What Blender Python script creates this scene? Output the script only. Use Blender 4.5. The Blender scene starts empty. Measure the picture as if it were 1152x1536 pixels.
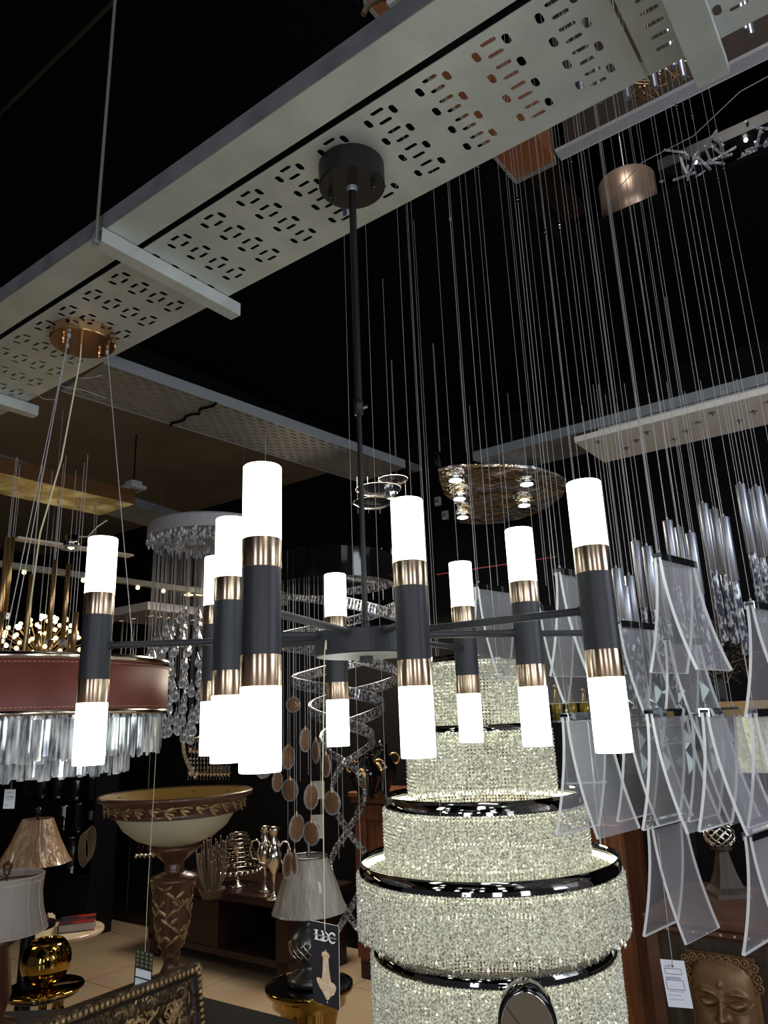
import bpy, math, random
from mathutils import Vector as V, Matrix
R = random.Random(7)
PI = math.pi
scn = bpy.context.scene
COL = scn.collection
# ------------------------------------------------------------------ camera
FPX, CX, CY = 1100.0, 576.0, 768.0
up = V((423 - CX, CY + 3160, -FPX)).normalized()
fw = (V((0, 0, -1)) - up * up.dot(V((0, 0, -1)))).normalized()
rt = fw.cross(up)
ROT = Matrix((rt, fw, up))            # world = ROT @ camera
EYE = V((0, 0, 1.6))
cd = bpy.data.cameras.new('camera'); cam = bpy.data.objects.new('camera', cd); COL.objects.link(cam)
cam.matrix_world = Matrix.Translation(EYE) @ ROT.to_4x4()
cd.sensor_fit = 'VERTICAL'; cd.sensor_height = 36; cd.lens = 36 * FPX / 1536; cd.clip_start = .02
scn.camera = cam
def ray(px, py): return ROT @ V(((px - CX) / FPX, (CY - py) / FPX, -1))
def at(px, py, Y): r = ray(px, py); return EYE + r * (Y / r.y)      # the point of the room at distance Y
def atz(px, py, z): r = ray(px, py); return EYE + r * ((z - 1.6) / r.z)
def mpp(p): return (ROT.transposed() @ (V(p) - EYE)).z / -FPX        # metres per pixel at a point
# shop axes: trays run along dA, shelves and the back wall face along dB
dA = V((-0.80862164, 0.58832903, 0)); dB = V((0.58832903, 0.80862164, 0)); dZ = V((0, 0, 1))
def W(a, b, z): return dA * a + dB * b + dZ * z
def ab(p): return p.dot(dA), p.dot(dB)
SHOP = (dA, dB, dZ)
# ------------------------------------------------------------------ materials
def mat(name, col, rough=.5, metal=0, emit=None, es=0, bump=None, var=None, alpha=1, trans=0, coat=0, spec=.5, stretch=(1, 1, 1), ior=1.45, aniso=0):
    m = bpy.data.materials.new(name); m.use_nodes = True
    nt = m.node_tree; b = nt.nodes['Principled BSDF']; L = nt.links
    b.inputs['Base Color'].default_value = (*col, 1); b.inputs['Roughness'].default_value = rough
    b.inputs['Metallic'].default_value = metal; b.inputs['Alpha'].default_value = alpha
    b.inputs['Transmission Weight'].default_value = trans; b.inputs['Coat Weight'].default_value = coat
    b.inputs['Specular IOR Level'].default_value = spec; b.inputs['IOR'].default_value = ior
    if emit: b.inputs['Emission Color'].default_value = (*emit, 1); b.inputs['Emission Strength'].default_value = es
    if aniso:
        tg = nt.nodes.new('ShaderNodeTangent'); tg.direction_type = 'RADIAL'; tg.axis = 'Z'; L.new(tg.outputs[0], b.inputs['Tangent'])
        b.inputs['Anisotropic'].default_value = aniso; b.inputs['Anisotropic Rotation'].default_value = .25
    def noise(scale, detail=4):
        tc = nt.nodes.new('ShaderNodeTexCoord'); mp = nt.nodes.new('ShaderNodeMapping'); mp.inputs['Scale'].default_value = stretch
        n = nt.nodes.new('ShaderNodeTexNoise'); n.inputs['Scale'].default_value = scale; n.inputs['Detail'].default_value = detail
        L.new(tc.outputs['Object'], mp.inputs['Vector']); L.new(mp.outputs['Vector'], n.inputs['Vector']); return n
    if bump:
        n = noise(bump[0]); bp = nt.nodes.new('ShaderNodeBump'); bp.inputs['Strength'].default_value = bump[1]; bp.inputs['Distance'].default_value = bump[2] if len(bump) > 2 else .01
        L.new(n.outputs['Fac'], bp.inputs['Height']); L.new(bp.outputs['Normal'], b.inputs['Normal'])
    if var:                                     # var = (scale, colour2, lo, hi[, emission too])
        n = noise(var[0]); cr = nt.nodes.new('ShaderNodeValToRGB')
        cr.color_ramp.elements[0].position = var[2]; cr.color_ramp.elements[0].color = (*col, 1)
        cr.color_ramp.elements[1].position = var[3]; cr.color_ramp.elements[1].color = (*var[1], 1)
        L.new(n.outputs['Fac'], cr.inputs['Fac']); L.new(cr.outputs['Color'], b.inputs['Base Color'])
        if len(var) > 4: L.new(cr.outputs['Color'], b.inputs['Emission Color'])
    return m
def tile_mat():
    m = mat('beige_tile', (.5, .4, .28), .22, spec=.5); nt = m.node_tree; b = nt.nodes['Principled BSDF']; L = nt.links
    tc = nt.nodes.new('ShaderNodeTexCoord'); mp = nt.nodes.new('ShaderNodeMapping'); mp.inputs['Rotation'].default_value = (0, 0, math.radians(36))
    br = nt.nodes.new('ShaderNodeTexBrick'); br.inputs['Color1'].default_value = (.50, .39, .27, 1); br.inputs['Color2'].default_value = (.46, .36, .245, 1)
    br.inputs['Mortar'].default_value = (.20, .15, .10, 1); br.inputs['Scale'].default_value = 1; br.inputs['Mortar Size'].default_value = .004
    br.inputs['Brick Width'].default_value = .8; br.inputs['Row Height'].default_value = .8; br.offset = 0
    n = nt.nodes.new('ShaderNodeTexNoise'); n.inputs['Scale'].default_value = 3; n.inputs['Detail'].default_value = 8
    mx = nt.nodes.new('ShaderNodeMix'); mx.data_type = 'RGBA'; mx.blend_type = 'MULTIPLY'; mx.inputs[0].default_value = .35
    L.new(tc.outputs['Object'], mp.inputs[0]); L.new(mp.outputs[0], br.inputs[0]); L.new(mp.outputs[0], n.inputs[0])
    L.new(br.outputs['Color'], mx.inputs[6]); L.new(n.outputs['Color'], mx.inputs[7]); L.new(mx.outputs[2], b.inputs['Base Color'])
    return m
def wood_mat(name, c1, c2, rough=.45, scale=2.0):
    return mat(name, c1, rough, var=(scale * 4, c2, .35, .65), stretch=(6, 6, .5), bump=(scale * 10, .15, .004))
def wrap_mat(name, c1, c2):                     # cloth shade under crinkled clear film
    return mat(name, c1, .35, var=(7, c2, .3, .7), stretch=(2.2, 2.2, .5), bump=(9, .9, .03), coat=.9)
M = dict(
    black=mat('black_paint', (.004, .004, .0045), .7, spec=.12, bump=(6, .2, .01)),
    ceil=mat('black_ceiling', (.0028, .0028, .0034), .85, spec=.06, bump=(3, .2, .01)),
    brownceil=mat('brown_ceiling', (.19, .155, .11), .75, spec=.2, var=(2, (.25, .205, .145), .3, .7)),
    floor=tile_mat(),
    satin=mat('satin_black_metal', (.034, .036, .046), .45, .1),
    opal=mat('lit_opal_diffuser', (.9, .95, .9), .4, emit=(.90, 1.0, .90), es=4.2),
    copper=mat('brushed_copper', (1, .76, .58), .32, 1, aniso=.95),
    rose=mat('rose_gold', (.75, .45, .26), .14, 1),
    ribbon=mat('ribbon_crystal', (.05, .052, .06), .08, .3, var=(70, (.62, .63, .66), .42, .68)),
    strand=mat('clear_strand', (.12, .12, .13), .4),
    satinblack=mat('soft_black_metal', (.009, .009, .010), .42, .1),
    creamplate=mat('cream_enamel', (.86, .82, .76), .5),
    rosesoft=mat('satin_rose_gold', (.50, .34, .26), .3, .6),
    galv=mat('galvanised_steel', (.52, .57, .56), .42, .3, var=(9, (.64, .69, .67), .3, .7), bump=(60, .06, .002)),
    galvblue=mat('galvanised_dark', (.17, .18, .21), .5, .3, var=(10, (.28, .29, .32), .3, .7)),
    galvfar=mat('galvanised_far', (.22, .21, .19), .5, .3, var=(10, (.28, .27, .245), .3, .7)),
    zinc=mat('bright_zinc', (.36, .39, .42), .38, .5),
    rod=mat('threaded_steel', (.24, .24, .21), .5, .4, bump=(300, .8, .004), stretch=(.1, .1, 1)),
    wire=mat('steel_wire', (.48, .49, .51), .45, .2),
    cord=mat('cream_cord', (.75, .68, .45), .6),
    chrome=mat('polished_chrome', (.82, .84, .88), .06, 1),
    chromedark=mat('black_chrome', (.28, .27, .27), .05, 1),
    chrometube=mat('satin_chrome', (.56, .60, .70), .36, .85, aniso=.7),
    wavy=mat('wavy_mirror', (.85, .62, .28), .14, .7, var=(6, (.92, .92, .95), .42, .6), bump=(7, 1, .08)),  # gold and silver reflections painted in as varied colour
    leather=mat('oxblood_leather', (.175, .046, .038), .5, bump=(220, .25, .002), var=(4, (.20, .053, .044), .3, .7)),
    stitch=mat('tan_thread', (.6, .38, .2), .7),
    nickel=mat('warm_nickel', (.72, .62, .55), .15, 1),
    crystal=mat('cut_crystal', (.10, .12, .15), .06, .35, var=(30, (.95, .97, 1), .36, .68, 1), stretch=(3, 3, .4), emit=(.8, .88, .95), es=.10),  # bright and dark streaks and a faint glow paint the crystal's sparkle
    drop=mat('clear_crystal_drop', (.16, .17, .19), .04, .5, alpha=.8, spec=1, var=(45, (.9, .92, .95), .42, .66, 1), emit=(1, 1, 1), es=.13),  # painted highlights: pale noise and slight emission brighten the drops
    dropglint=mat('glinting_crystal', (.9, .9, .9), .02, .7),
    bead=mat('bead_painted_sparkle', (.30, .30, .24), .1, .3, var=(150, (1, 1, .88), .38, .60, 1), emit=(1, 1, .76), es=.20),  # sparkle of the strip light painted in as noise-varied emission
    led=mat('warm_led_strip', (1, 1, .8), .5, emit=(1.0, .97, .68), es=5),
    spot=mat('lit_spot_lens', (1, 1, 1), .5, emit=(.95, 1, 1), es=9),
    warmspot=mat('lit_warm_lens', (1, .9, .6), .5, emit=(1, .78, .38), es=5),
    acryl=mat('clear_acrylic', (.50, .50, .54), .12, alpha=.23, spec=.8),
    acryledge=mat('acrylic_edge_painted_glow', (.86, .88, .92), .35, alpha=.88, emit=(.8, .82, .9), es=.12),  # light caught in the edge painted as pale colour and weak glow
    bubble=mat('bubble_crystal', (.08, .09, .13), .12, .1, var=(75, (.85, .9, 1), .48, .62), stretch=(1, 1, .5)),
    brass=mat('brushed_brass', (.52, .33, .15), .3, .9),
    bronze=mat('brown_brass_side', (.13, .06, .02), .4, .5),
    brassplate=mat('brass_painted_glow', (.38, .25, .08), .3, .4, var=(7, (.95, .78, .36), .45, .68, 1), emit=(1, .8, .4), es=.12),  # reflected golden light painted on the underside as patchy colour and emission
    glow=mat('glowing_bead', (1, .9, .5), .4, emit=(1, .80, .36), es=4),
    twig=mat('bronze_twig', (.10, .085, .06), .35, .8),
    white=mat('white_enamel', (.56, .56, .59), .45),
    greyenamel=mat('grey_enamel', (.34, .34, .38), .45),
    cream=mat('cream_paint', (.62, .58, .5), .5),
    amber=mat('amber_glass', (.30, .165, .09), .15, alpha=.88, spec=.8),
    clear=mat('clear_glass', (.7, .72, .78), .04, alpha=.28, spec=1),
    smoke=mat('smoked_glassware', (.02, .022, .026), .05, .2, alpha=.75, spec=1),
    silver=mat('polished_silver', (.68, .64, .58), .12, 1),
    pewter=mat('dark_pewter', (.16, .17, .17), .3, .8),
    darkwood=mat('espresso_wood', (.020, .010, .009), .35, var=(8, (.03, .014, .012), .3, .7), stretch=(1, 1, 4), spec=.4),
    blackwood=mat('black_lacquer', (.006, .006, .008), .3, spec=.35),
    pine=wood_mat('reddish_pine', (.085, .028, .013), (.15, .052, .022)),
    pinelit=wood_mat('pine_painted_lit', (.16, .055, .02), (.27, .10, .04)),  # brighter copy of pine, with the light put into its colour
    carved=wood_mat('dark_oak', (.028, .018, .012), (.055, .036, .024), .55),
    face=mat('bronzed_carving', (.14, .072, .03), .38, .25, var=(6, (.22, .12, .055), .3, .7), bump=(30, .2, .006)),
    soffit=mat('orange_wood_soffit', (.20, .072, .028), .45, var=(3, (.26, .095, .04), .3, .7)),
    darksoffit=mat('brown_wood_board', (.016, .007, .004), .6, spec=.2),
    resin=mat('mahogany_resin', (.075, .030, .018), .32, var=(9, (.12, .05, .03), .3, .7), coat=.3),
    gilt=mat('rubbed_gilt', (.30, .19, .09), .36, .4, var=(60, (.62, .45, .24), .5, .75)),
    alab=mat('alabaster_glass', (.50, .47, .33), .35, var=(6, (.58, .54, .38), .3, .7)),
    alabin=mat('amber_bowl_lining', (.50, .30, .07), .5),
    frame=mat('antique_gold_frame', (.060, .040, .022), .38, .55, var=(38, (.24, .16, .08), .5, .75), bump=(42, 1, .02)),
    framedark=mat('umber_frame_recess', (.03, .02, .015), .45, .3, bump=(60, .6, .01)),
    mirror=mat('mirror_glass', (.55, .56, .58), .02, 1),
    film=wrap_mat('ivory_shade_film', (.36, .34, .31), (.56, .54, .50)),
    film2=wrap_mat('tan_shade_film', (.20, .125, .075), (.34, .23, .15)),
    linen=mat('linen_shade', (.50, .44, .41), .8, bump=(90, .15, .002)),
    marble=mat('cream_marble', (.60, .50, .38), .25, var=(5, (.30, .22, .15), .58, .72)),
    gold=mat('mirror_gold', (.42, .27, .07), .06, 1),
    blackglass=mat('black_glass', (.004, .004, .005), .05, spec=.8),
    velvet=mat('black_velvet', (.008, .009, .012), .8, spec=.2, var=(5, (.016, .017, .021), .3, .7)),
    card=mat('black_card', (.014, .012, .016), .4),
    paper=mat('white_card', (.66, .69, .76), .6),
    ink=mat('grey_ink', (.10, .10, .13), .7),
    inklight=mat('pale_grey_ink', (.36, .38, .43), .7),
    print_gold=mat('printed_gold', (.60, .40, .20), .6, var=(120, (.75, .58, .40), .35, .65)),
    print_white=mat('printed_white', (.85, .85, .85), .6),
    print_grey=mat('printed_grey', (.30, .31, .28), .6),
    green=mat('printed_dark_green', (.012, .016, .008), .5),
    olive=mat('printed_olive', (.16, .15, .07), .5),
    book=mat('book_cover', (.02, .02, .03), .3, var=(9, (.30, .03, .03), .45, .62)),
    pages=mat('book_pages', (.45, .44, .45), .7),
    teal=mat('slate_blue_wood', (.025, .034, .05), .5),
    wicker=mat('grey_wicker', (.10, .075, .05), .7),
    dry=mat('dried_stem', (.14, .11, .085), .7),
    pinkred=mat('red_cable', (.25, .03, .03), .5),
    blue=mat('blue_tape', (.08, .14, .42), .6),
    facet=mat('facet_mirror', (.28, .32, .32), .05, .9),
    litblock=mat('lit_crystal_block', (.55, .56, .42), .2, .2, var=(60, (.85, .86, .66), .35, .65, 1), emit=(1, 1, .7), es=.25),
    bordeaux=mat('small_bottle_glass', (.35, .26, .05), .1, .3),
)
# ------------------------------------------------------------------ mesh builder
def frame_of(d):
    d = V(d).normalized(); h = V((1, 0, 0)) if abs(d.x) < .8 else V((0, 1, 0))
    u = d.cross(h).normalized(); return u, d.cross(u), d
class MB:
    def __init__(s): s.v = []; s.f = []; s.mi = []; s.sm = []
    def add(s, vs, fs, mi=0, smooth=False):
        o = len(s.v); s.v += [V(p) for p in vs]
        for f in fs: s.f.append([i + o for i in f]); s.mi.append(mi); s.sm.append(smooth)
        return s
    def box(s, c, h, axes=(V((1, 0, 0)), V((0, 1, 0)), V((0, 0, 1))), mi=0, bev=0):
        c = V(c); x, y, z = axes
        if bev <= 0:
            vs = [c + x * (h[0] * i) + y * (h[1] * j) + z * (h[2] * k) for i in (-1, 1) for j in (-1, 1) for k in (-1, 1)]
            return s.add(vs, [(0, 1, 3, 2), (4, 6, 7, 5), (0, 4, 5, 1), (2, 3, 7, 6), (0, 2, 6, 4), (1, 5, 7, 3)], mi)
        P = [(h[0] - bev, h[1]), (h[0], h[1] - bev), (h[0], -h[1] + bev), (h[0] - bev, -h[1]), (-h[0] + bev, -h[1]), (-h[0], -h[1] + bev), (-h[0], h[1] - bev), (-h[0] + bev, h[1])][::-1]
        q = lambda p: (p[0] * (1 - bev / max(h[0], 1e-6)), p[1] * (1 - bev / max(h[1], 1e-6)))
        rings = [[c + x * q(p)[0] + y * q(p)[1] - z * h[2] for p in P], [c + x * p[0] + y * p[1] - z * (h[2] - bev) for p in P],
                 [c + x * p[0] + y * p[1] + z * (h[2] - bev) for p in P], [c + x * q(p)[0] + y * q(p)[1] + z * h[2] for p in P]]
        return s.loft(rings, mi, False)
    def loft(s, rings, mi=0, smooth=True, caps=True, closed=False):
        n = len(rings[0]); vs = [p for r in rings for p in r]; fs = []
        m = len(rings)
        for i in range(m if closed else m - 1):
            for j in range(n):
                k = (j + 1) % n; i2 = (i + 1) % m
                fs.append((i * n + j, i * n + k, i2 * n + k, i2 * n + j))
        s.add(vs, fs, mi, smooth)
        if caps and not closed:
            s.add(rings[0], [tuple(range(n))[::-1]], mi); s.add(rings[-1], [tuple(range(n))], mi)
        return s
    def tube(s, p0, p1, r0, r1=None, n=10, caps=True, mi=0, smooth=True):
        p0, p1 = V(p0), V(p1); r1 = r0 if r1 is None else r1; u, w, d = frame_of(p1 - p0)
        ring = lambda p, r: [p + u * (r * math.cos(2 * PI * j / n)) + w * (r * math.sin(2 * PI * j / n)) for j in range(n)]
        return s.loft([ring(p0, r0), ring(p1, r1)], mi, smooth, caps)
    def path(s, pts, r, n=8, mi=0, closed=False):
        pts = [V(p) for p in pts]; m = len(pts); rings = []; u = None
        for i, p in enumerate(pts):
            d = (pts[(i + 1) % m] - pts[i - 1]) if closed else (pts[min(i + 1, m - 1)] - pts[max(i - 1, 0)])
            d.normalize()
            if u is None: u = frame_of(d)[0]
            u = (u - d * u.dot(d)).normalized(); w = d.cross(u)
            rr = r[i] if isinstance(r, (list, tuple)) else r
            rings.append([p + u * (rr * math.cos(2 * PI * j / n)) + w * (rr * math.sin(2 * PI * j / n)) for j in range(n)])
        return s.loft(rings, mi, True, True, closed)
    def lathe(s, prof, c, n=32, mi=0, smooth=True, sx=1, sy=1, a0=0, a1=2 * PI, fn=None):
        c = V(c); full = abs(a1 - a0 - 2 * PI) < 1e-6; m = n if full else n + 1; vs = []; fs = []
        for r, z in prof:
            for j in range(m):
                t = a0 + (a1 - a0) * j / n; q = r if fn is None else fn(r, z, t)
                vs.append(c + V((q * sx * math.cos(t), q * sy * math.sin(t), z)))
        for i in range(len(prof) - 1):
            for j in range(n):
                k = (j + 1) % m
                fs.append((i * m + j, i * m + k, (i + 1) * m + k, (i + 1) * m + j))
        return s.add(vs, fs, mi, smooth)
    def ball(s, c, r, n=10, k=6, sc=(1, 1, 1), mi=0, smooth=True, axes=None):
        c = V(c); ax = axes or (V((1, 0, 0)), V((0, 1, 0)), V((0, 0, 1))); vs = []
        for i in range(k + 1):
            f = PI * i / k - PI / 2
            for j in range(n):
                t = 2 * PI * j / n
                vs.append(c + ax[0] * (r * sc[0] * math.cos(f) * math.cos(t)) + ax[1] * (r * sc[1] * math.cos(f) * math.sin(t)) + ax[2] * (r * sc[2] * math.sin(f)))
        fs = [(i * n + j, i * n + (j + 1) % n, (i + 1) * n + (j + 1) % n, (i + 1) * n + j) for i in range(k) for j in range(n)]
        return s.add(vs, fs, mi, smooth)
    def bead(s, c, r, n=6, el=1.0, ph=0, mi=0):
        c = V(c); vs = [c + V((0, 0, r * el))] + [c + V((r * math.cos(2 * PI * j / n + ph), r * math.sin(2 * PI * j / n + ph), 0)) for j in range(n)] + [c - V((0, 0, r * el))]
        return s.add(vs, [(0, 1 + j, 1 + (j + 1) % n) for j in range(n)] + [(n + 1, 1 + (j + 1) % n, 1 + j) for j in range(n)], mi)
    def ring(s, c, R_, r, n=32, k=6, axes=None, mi=0, a0=0, a1=2 * PI):
        ax = axes or (V((1, 0, 0)), V((0, 1, 0)), V((0, 0, 1))); c = V(c); full = abs(a1 - a0 - 2 * PI) < 1e-6
        pts = [c + ax[0] * (R_ * math.cos(a0 + (a1 - a0) * j / n)) + ax[1] * (R_ * math.sin(a0 + (a1 - a0) * j / n)) for j in range(n if full else n + 1)]
        return s.path(pts, r, k, mi, full)
    def poly(s, pts, nrm, t=0, mi=0):             # flat polygon, thickened against its normal
        pts = [V(p) for p in pts]; n = len(pts); s.add(pts, [tuple(range(n))], mi)
        if t:
            q = [p - V(nrm) * t for p in pts]; s.add(q, [tuple(range(n))[::-1]], mi)
            s.add(pts + q, [(i, n + i, n + (i + 1) % n, (i + 1) % n) for i in range(n)], mi)
        return s
    def build(s, name, mats, parent=None, loc=None):
        me = bpy.data.meshes.new(name); o = bpy.data.objects.new(name, me); COL.objects.link(o)
        if parent is not None: org = world_loc(parent); o.parent = parent
        else:
            if loc is None:
                xs = [p.x for p in s.v]; ys = [p.y for p in s.v]; loc = V(((min(xs) + max(xs)) / 2, (min(ys) + max(ys)) / 2, min(p.z for p in s.v)))
            org = V(loc); o.location = org
        if loc is not None and parent is not None: o.location = V(loc) - org; org = V(loc)
        me.from_pydata([tuple(p - org) for p in s.v], [], s.f)
        for m in (mats if isinstance(mats, (list, tuple)) else [mats]): me.materials.append(M[m] if isinstance(m, str) else m)
        me.polygons.foreach_set('material_index', s.mi); me.polygons.foreach_set('use_smooth', s.sm)
        me.update(); return o
def world_loc(o):
    p = V((0, 0, 0))
    while o is not None: p += V(o.location); o = o.parent
    return p
def tag(o, label, cat, group=None):
    o['label'] = label; o['category'] = cat
    if group: o['group'] = group
    return o
def thing(name, label, cat, loc, group=None):
    o = bpy.data.objects.new(name, None); COL.objects.link(o); o.location = loc; o.empty_display_size = .05
    return tag(o, label, cat, group)
def struct(mb, name, m): o = mb.build(name, m); o['kind'] = 'structure'; return o
def dupe(o, loc, parent=None, rot=None, scale=None):     # a part with its sub-parts, sharing mesh data
    c = o.copy(); COL.objects.link(c); c.parent = parent if parent is not None else o.parent; c.location = loc
    if rot is not None: c.rotation_euler = rot
    if scale is not None: c.scale = scale
    for ch in list(o.children):
        d = ch.copy(); COL.objects.link(d); d.parent = c
    return c
def stadium(cx, cy, hx, hy, n=4):                          # rounded slot outline
    r = min(hx, hy); pts = []
    for q, (sx, sy) in enumerate(((1, 1), (-1, 1), (-1, -1), (1, -1))):
        for k in range(n + 1):
            t = q * PI / 2 + k * PI / 2 / n; pts.append((cx + sx * (hx - r) + r * math.cos(t), cy + sy * (hy - r) + r * math.sin(t)))
    return pts
def slotted_plate(name, outline, holes, place, thick, m, parent=None):
    cu = bpy.data.curves.new(name, 'CURVE'); cu.dimensions = '2D'; cu.fill_mode = 'BOTH'; cu.extrude = thick / 2
    for pts in [outline] + holes:
        sp = cu.splines.new('POLY'); sp.points.add(len(pts) - 1); sp.use_cyclic_u = True
        for k, p in enumerate(pts): sp.points[k].co = (p[0], p[1], 0, 1)
    t = bpy.data.objects.new('slot_curve', cu); COL.objects.link(t)
    me = bpy.data.meshes.new_from_object(t.evaluated_get(bpy.context.evaluated_depsgraph_get()))
    bpy.data.objects.remove(t); bpy.data.curves.remove(cu)
    mb = MB(); mb.v = [place(*v.co) for v in me.vertices]; mb.f = [list(p.vertices) for p in me.polygons]
    mb.mi = [0] * len(mb.f); mb.sm = [False] * len(mb.f); bpy.data.meshes.remove(me)
    return mb.build(name, m, parent)
def text_mesh(body, size, origin, x, y, m, name, parent, nrm):
    cu = bpy.data.curves.new('writing', 'FONT'); cu.body = body; cu.size = size
    t = bpy.data.objects.new('writing', cu); COL.objects.link(t)
    me = bpy.data.meshes.new_from_object(t.evaluated_get(bpy.context.evaluated_depsgraph_get()))
    bpy.data.objects.remove(t); bpy.data.curves.remove(cu)
    mb = MB(); mb.add([V(origin) + V(x) * v.co.x + V(y) * v.co.y + V(nrm) * .0004 for v in me.vertices], [list(p.vertices) for p in me.polygons])
    bpy.data.meshes.remove(me); return mb.build(name, m, parent)

# ================================================================== SETTING
CEIL = 3.7
f = MB(); f.poly([W(-4, -5, 0), W(9, -5, 0), W(9, 5, 0), W(-4, 5, 0)], (0, 0, 1), .1); struct(f, 'floor', 'floor')
f = MB(); f.box(W(2.5, 4.7, 1.9), (6.5, .08, 1.9), SHOP); struct(f, 'wall_back', 'black')
f = MB(); f.box(W(8.6, -.1, 1.9), (.08, 4.85, 1.9), SHOP); struct(f, 'wall_left', 'black')
f = MB()     # black ceiling slab with an open void over the aisle, and a lower brown stretch at the far end
f.box(W(2.21, -.2, CEIL + .1), (1.17, 4.8, .1), SHOP)
f.box(W(-1.5, 3.75, CEIL + .015), (2.53, .85, .015), SHOP)
f.box(W(-1.5, -2.6, CEIL + .015), (2.53, 2.4, .015), SHOP)
struct(f, 'ceiling', 'ceil')
f = MB(); f.box(W(5.98, -.2, CEIL + .08), (2.6, 4.8, .12), SHOP); struct(f, 'ceiling_far', 'brownceil')
f = MB(); f.box(W(2.2, .93, CEIL - .006), (1.15, .004, .006), SHOP); struct(f, 'trim_1', 'twig')
f = MB(); f.box(W(3.36, 1.4, CEIL - .05), (.03, 3.2, .08), SHOP); struct(f, 'trim_2', 'black')
f = MB()     # the upper level seen through the void
f.box(W(-1.5, 1.4, 6.1), (4.5, 6, .05), SHOP); struct(f, 'ceiling_upper', 'ceil')
f = MB(); f.box(W(-1.5, 7.4, 5.0), (4.5, .05, 1.1), SHOP); struct(f, 'wall_upper', 'black')
f = MB(); f.box(W(5.3, .93 + .3, CEIL - .025), (1.9, .012, .012), SHOP); struct(f, 'trim_3', 'black')

# ================================================================== CABLE TRAYS
TZ = 2.9
# main perforated tray
holes = []
for k in range(-3, 22):
    a = .489 + .1405 * k
    for j in range(8):
        b = 1.0895 + .0335 * j
        if not (.27 < a - .04 or a + .04 < .25): continue
        holes.append(stadium(a, b, .0175, .0054))
        if j % 2 == 0: holes.append(stadium(a - .033, b + .0165, .0078, .0138))
        else: holes.append(stadium(a + .036, b - .0165, .0078, .0138))
holes = [[(x, y) for x, y in h] for h in holes if max(p[1] for p in h) < 1.37]
root = thing('perforated_cable_tray', 'long slotted galvanised cable tray carrying the black rod canopy and the rose gold canopy', 'cable tray', W(1.6, 1.22, TZ))
def seg(h, lo, hi): return lo + .01 < min(p[0] for p in h) and max(p[0] for p in h) < hi - .01
for lo, hi in ((-.6, .255), (.262, 3.6)):
    slotted_plate('tray_plate', [(lo, 1.063), (hi, 1.063), (hi, 1.378), (lo, 1.378)], [h for h in holes if seg(h, lo, hi)], lambda x, y, z: W(x, y, TZ + z), .0025, 'galv', root)
for b, m_ in ((1.064, 'blackwood'), (1.378, 'galv')): f = MB(); f.box(W(1.5, b, TZ + .022), (2.1, .001, .020), SHOP); f.build('tray_flange', m_, root)  # gap-side flange coloured black to stand for shade in the gap
# solid trunking beside it
root = thing('steel_trunking', 'solid flat galvanised trunking running beside the slotted cable tray', 'trunking', W(1.6, .995, TZ))
f = MB(); f.box(W(1.5, .994, TZ), (2.1, .049, .0015), SHOP); f.box(W(1.5, 1.043, TZ + .02), (2.1, .0012, .02), SHOP)
f.build('bottom_plate', 'galv', root)
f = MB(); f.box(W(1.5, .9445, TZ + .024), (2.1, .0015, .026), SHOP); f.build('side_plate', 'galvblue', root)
f = MB()
for k in range(60): f.box(W(-.5 + k * .068, 1.0462, TZ + .02), (.004, .0008, .009), SHOP)
f.build('side_slots', 'blackglass', root)
# strut hangers with threaded rods
def hanger(a, w, label, b1=1.43, rods=(.926, 1.50), bump_=True, hang=True):
    r = thing('tray_hanger', label, 'tray hanger', W(a, 1.18, TZ - .04), 'strut hangers under the main cable tray')
    f = MB(); b0 = .935; bc, bh = (b0 + b1) / 2, (b1 - b0) / 2
    f.box(W(a, bc, TZ - .0445), (w / 2, bh, .0012), SHOP)
    f.box(W(a - w / 2, bc, TZ - .024), (.0012, bh, .0205), SHOP); f.box(W(a + w / 2, bc, TZ - .024), (.0012, bh, .0205), SHOP)
    for s in (-1, 1): f.box(W(a + s * (w / 2 - .005), bc, TZ - .0045), (.0055, bh, .0012), SHOP)
    f.build('channel', 'galv', r)
    if hang:
        for b in rods:
            f = MB(); f.tube(W(a - .01, b, TZ - .05), W(a - .01, b, CEIL), .0048, n=8); o = f.build('rod', 'rod', r)
            f = MB(); f.tube(W(a - .01, b, TZ - .055), W(a - .01, b, TZ - .047), .010, n=6, smooth=False); f.build('nut', 'zinc', o)
    return r
hanger(1.60, .042, 'narrow zinc strut hanger on a threaded rod between the two round canopies', rods=(.926,))
hanger(2.81, .042, 'zinc strut hanger crossing the tray beyond the rose gold canopy', rods=(.926,))
hanger(.145, .062, 'broad flat steel strut crossing the tray end near the clear wire curtain', hang=False)
# side tray with fine slots (joins the far edge of the main one)
A0, B0 = W(2.43, 1.40, TZ), W(2.285, 3.14, TZ); ax = (B0 - A0).normalized(); ay = V((-ax.y, ax.x, 0)); ln = (B0 - A0).length
holes = []
for j in range(11):
    for k in range(27):
        x = .05 + k * .064 + (.032 if j % 2 else 0)
        if x < ln - .05: holes.append(stadium(x, -.145 + j * .029, .021, .0046, 1))
root = thing('fine_slot_cable_tray', 'grey cable tray with fine offset slots meeting the far edge of the main tray', 'cable tray', A0)
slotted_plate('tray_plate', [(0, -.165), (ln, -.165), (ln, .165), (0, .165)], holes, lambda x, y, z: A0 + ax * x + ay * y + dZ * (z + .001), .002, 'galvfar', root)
f = MB()
for s in (-1, 1): f.box(A0 + ax * (ln / 2) + ay * (.166 * s) + dZ * .022, (ln / 2, .001, .024), (ax, ay, dZ))
f.build('tray_flange', 'zinc', root)
f = MB(); f.path([A0 + ax * (.50 + .012 * math.sin(k * 1.9)) + ay * (-.17 + k * .034) + dZ * (-.006 + .003 * math.sin(k * 2.7)) for k in range(11)], .006)
f.build('cable', 'black', root)
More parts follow.
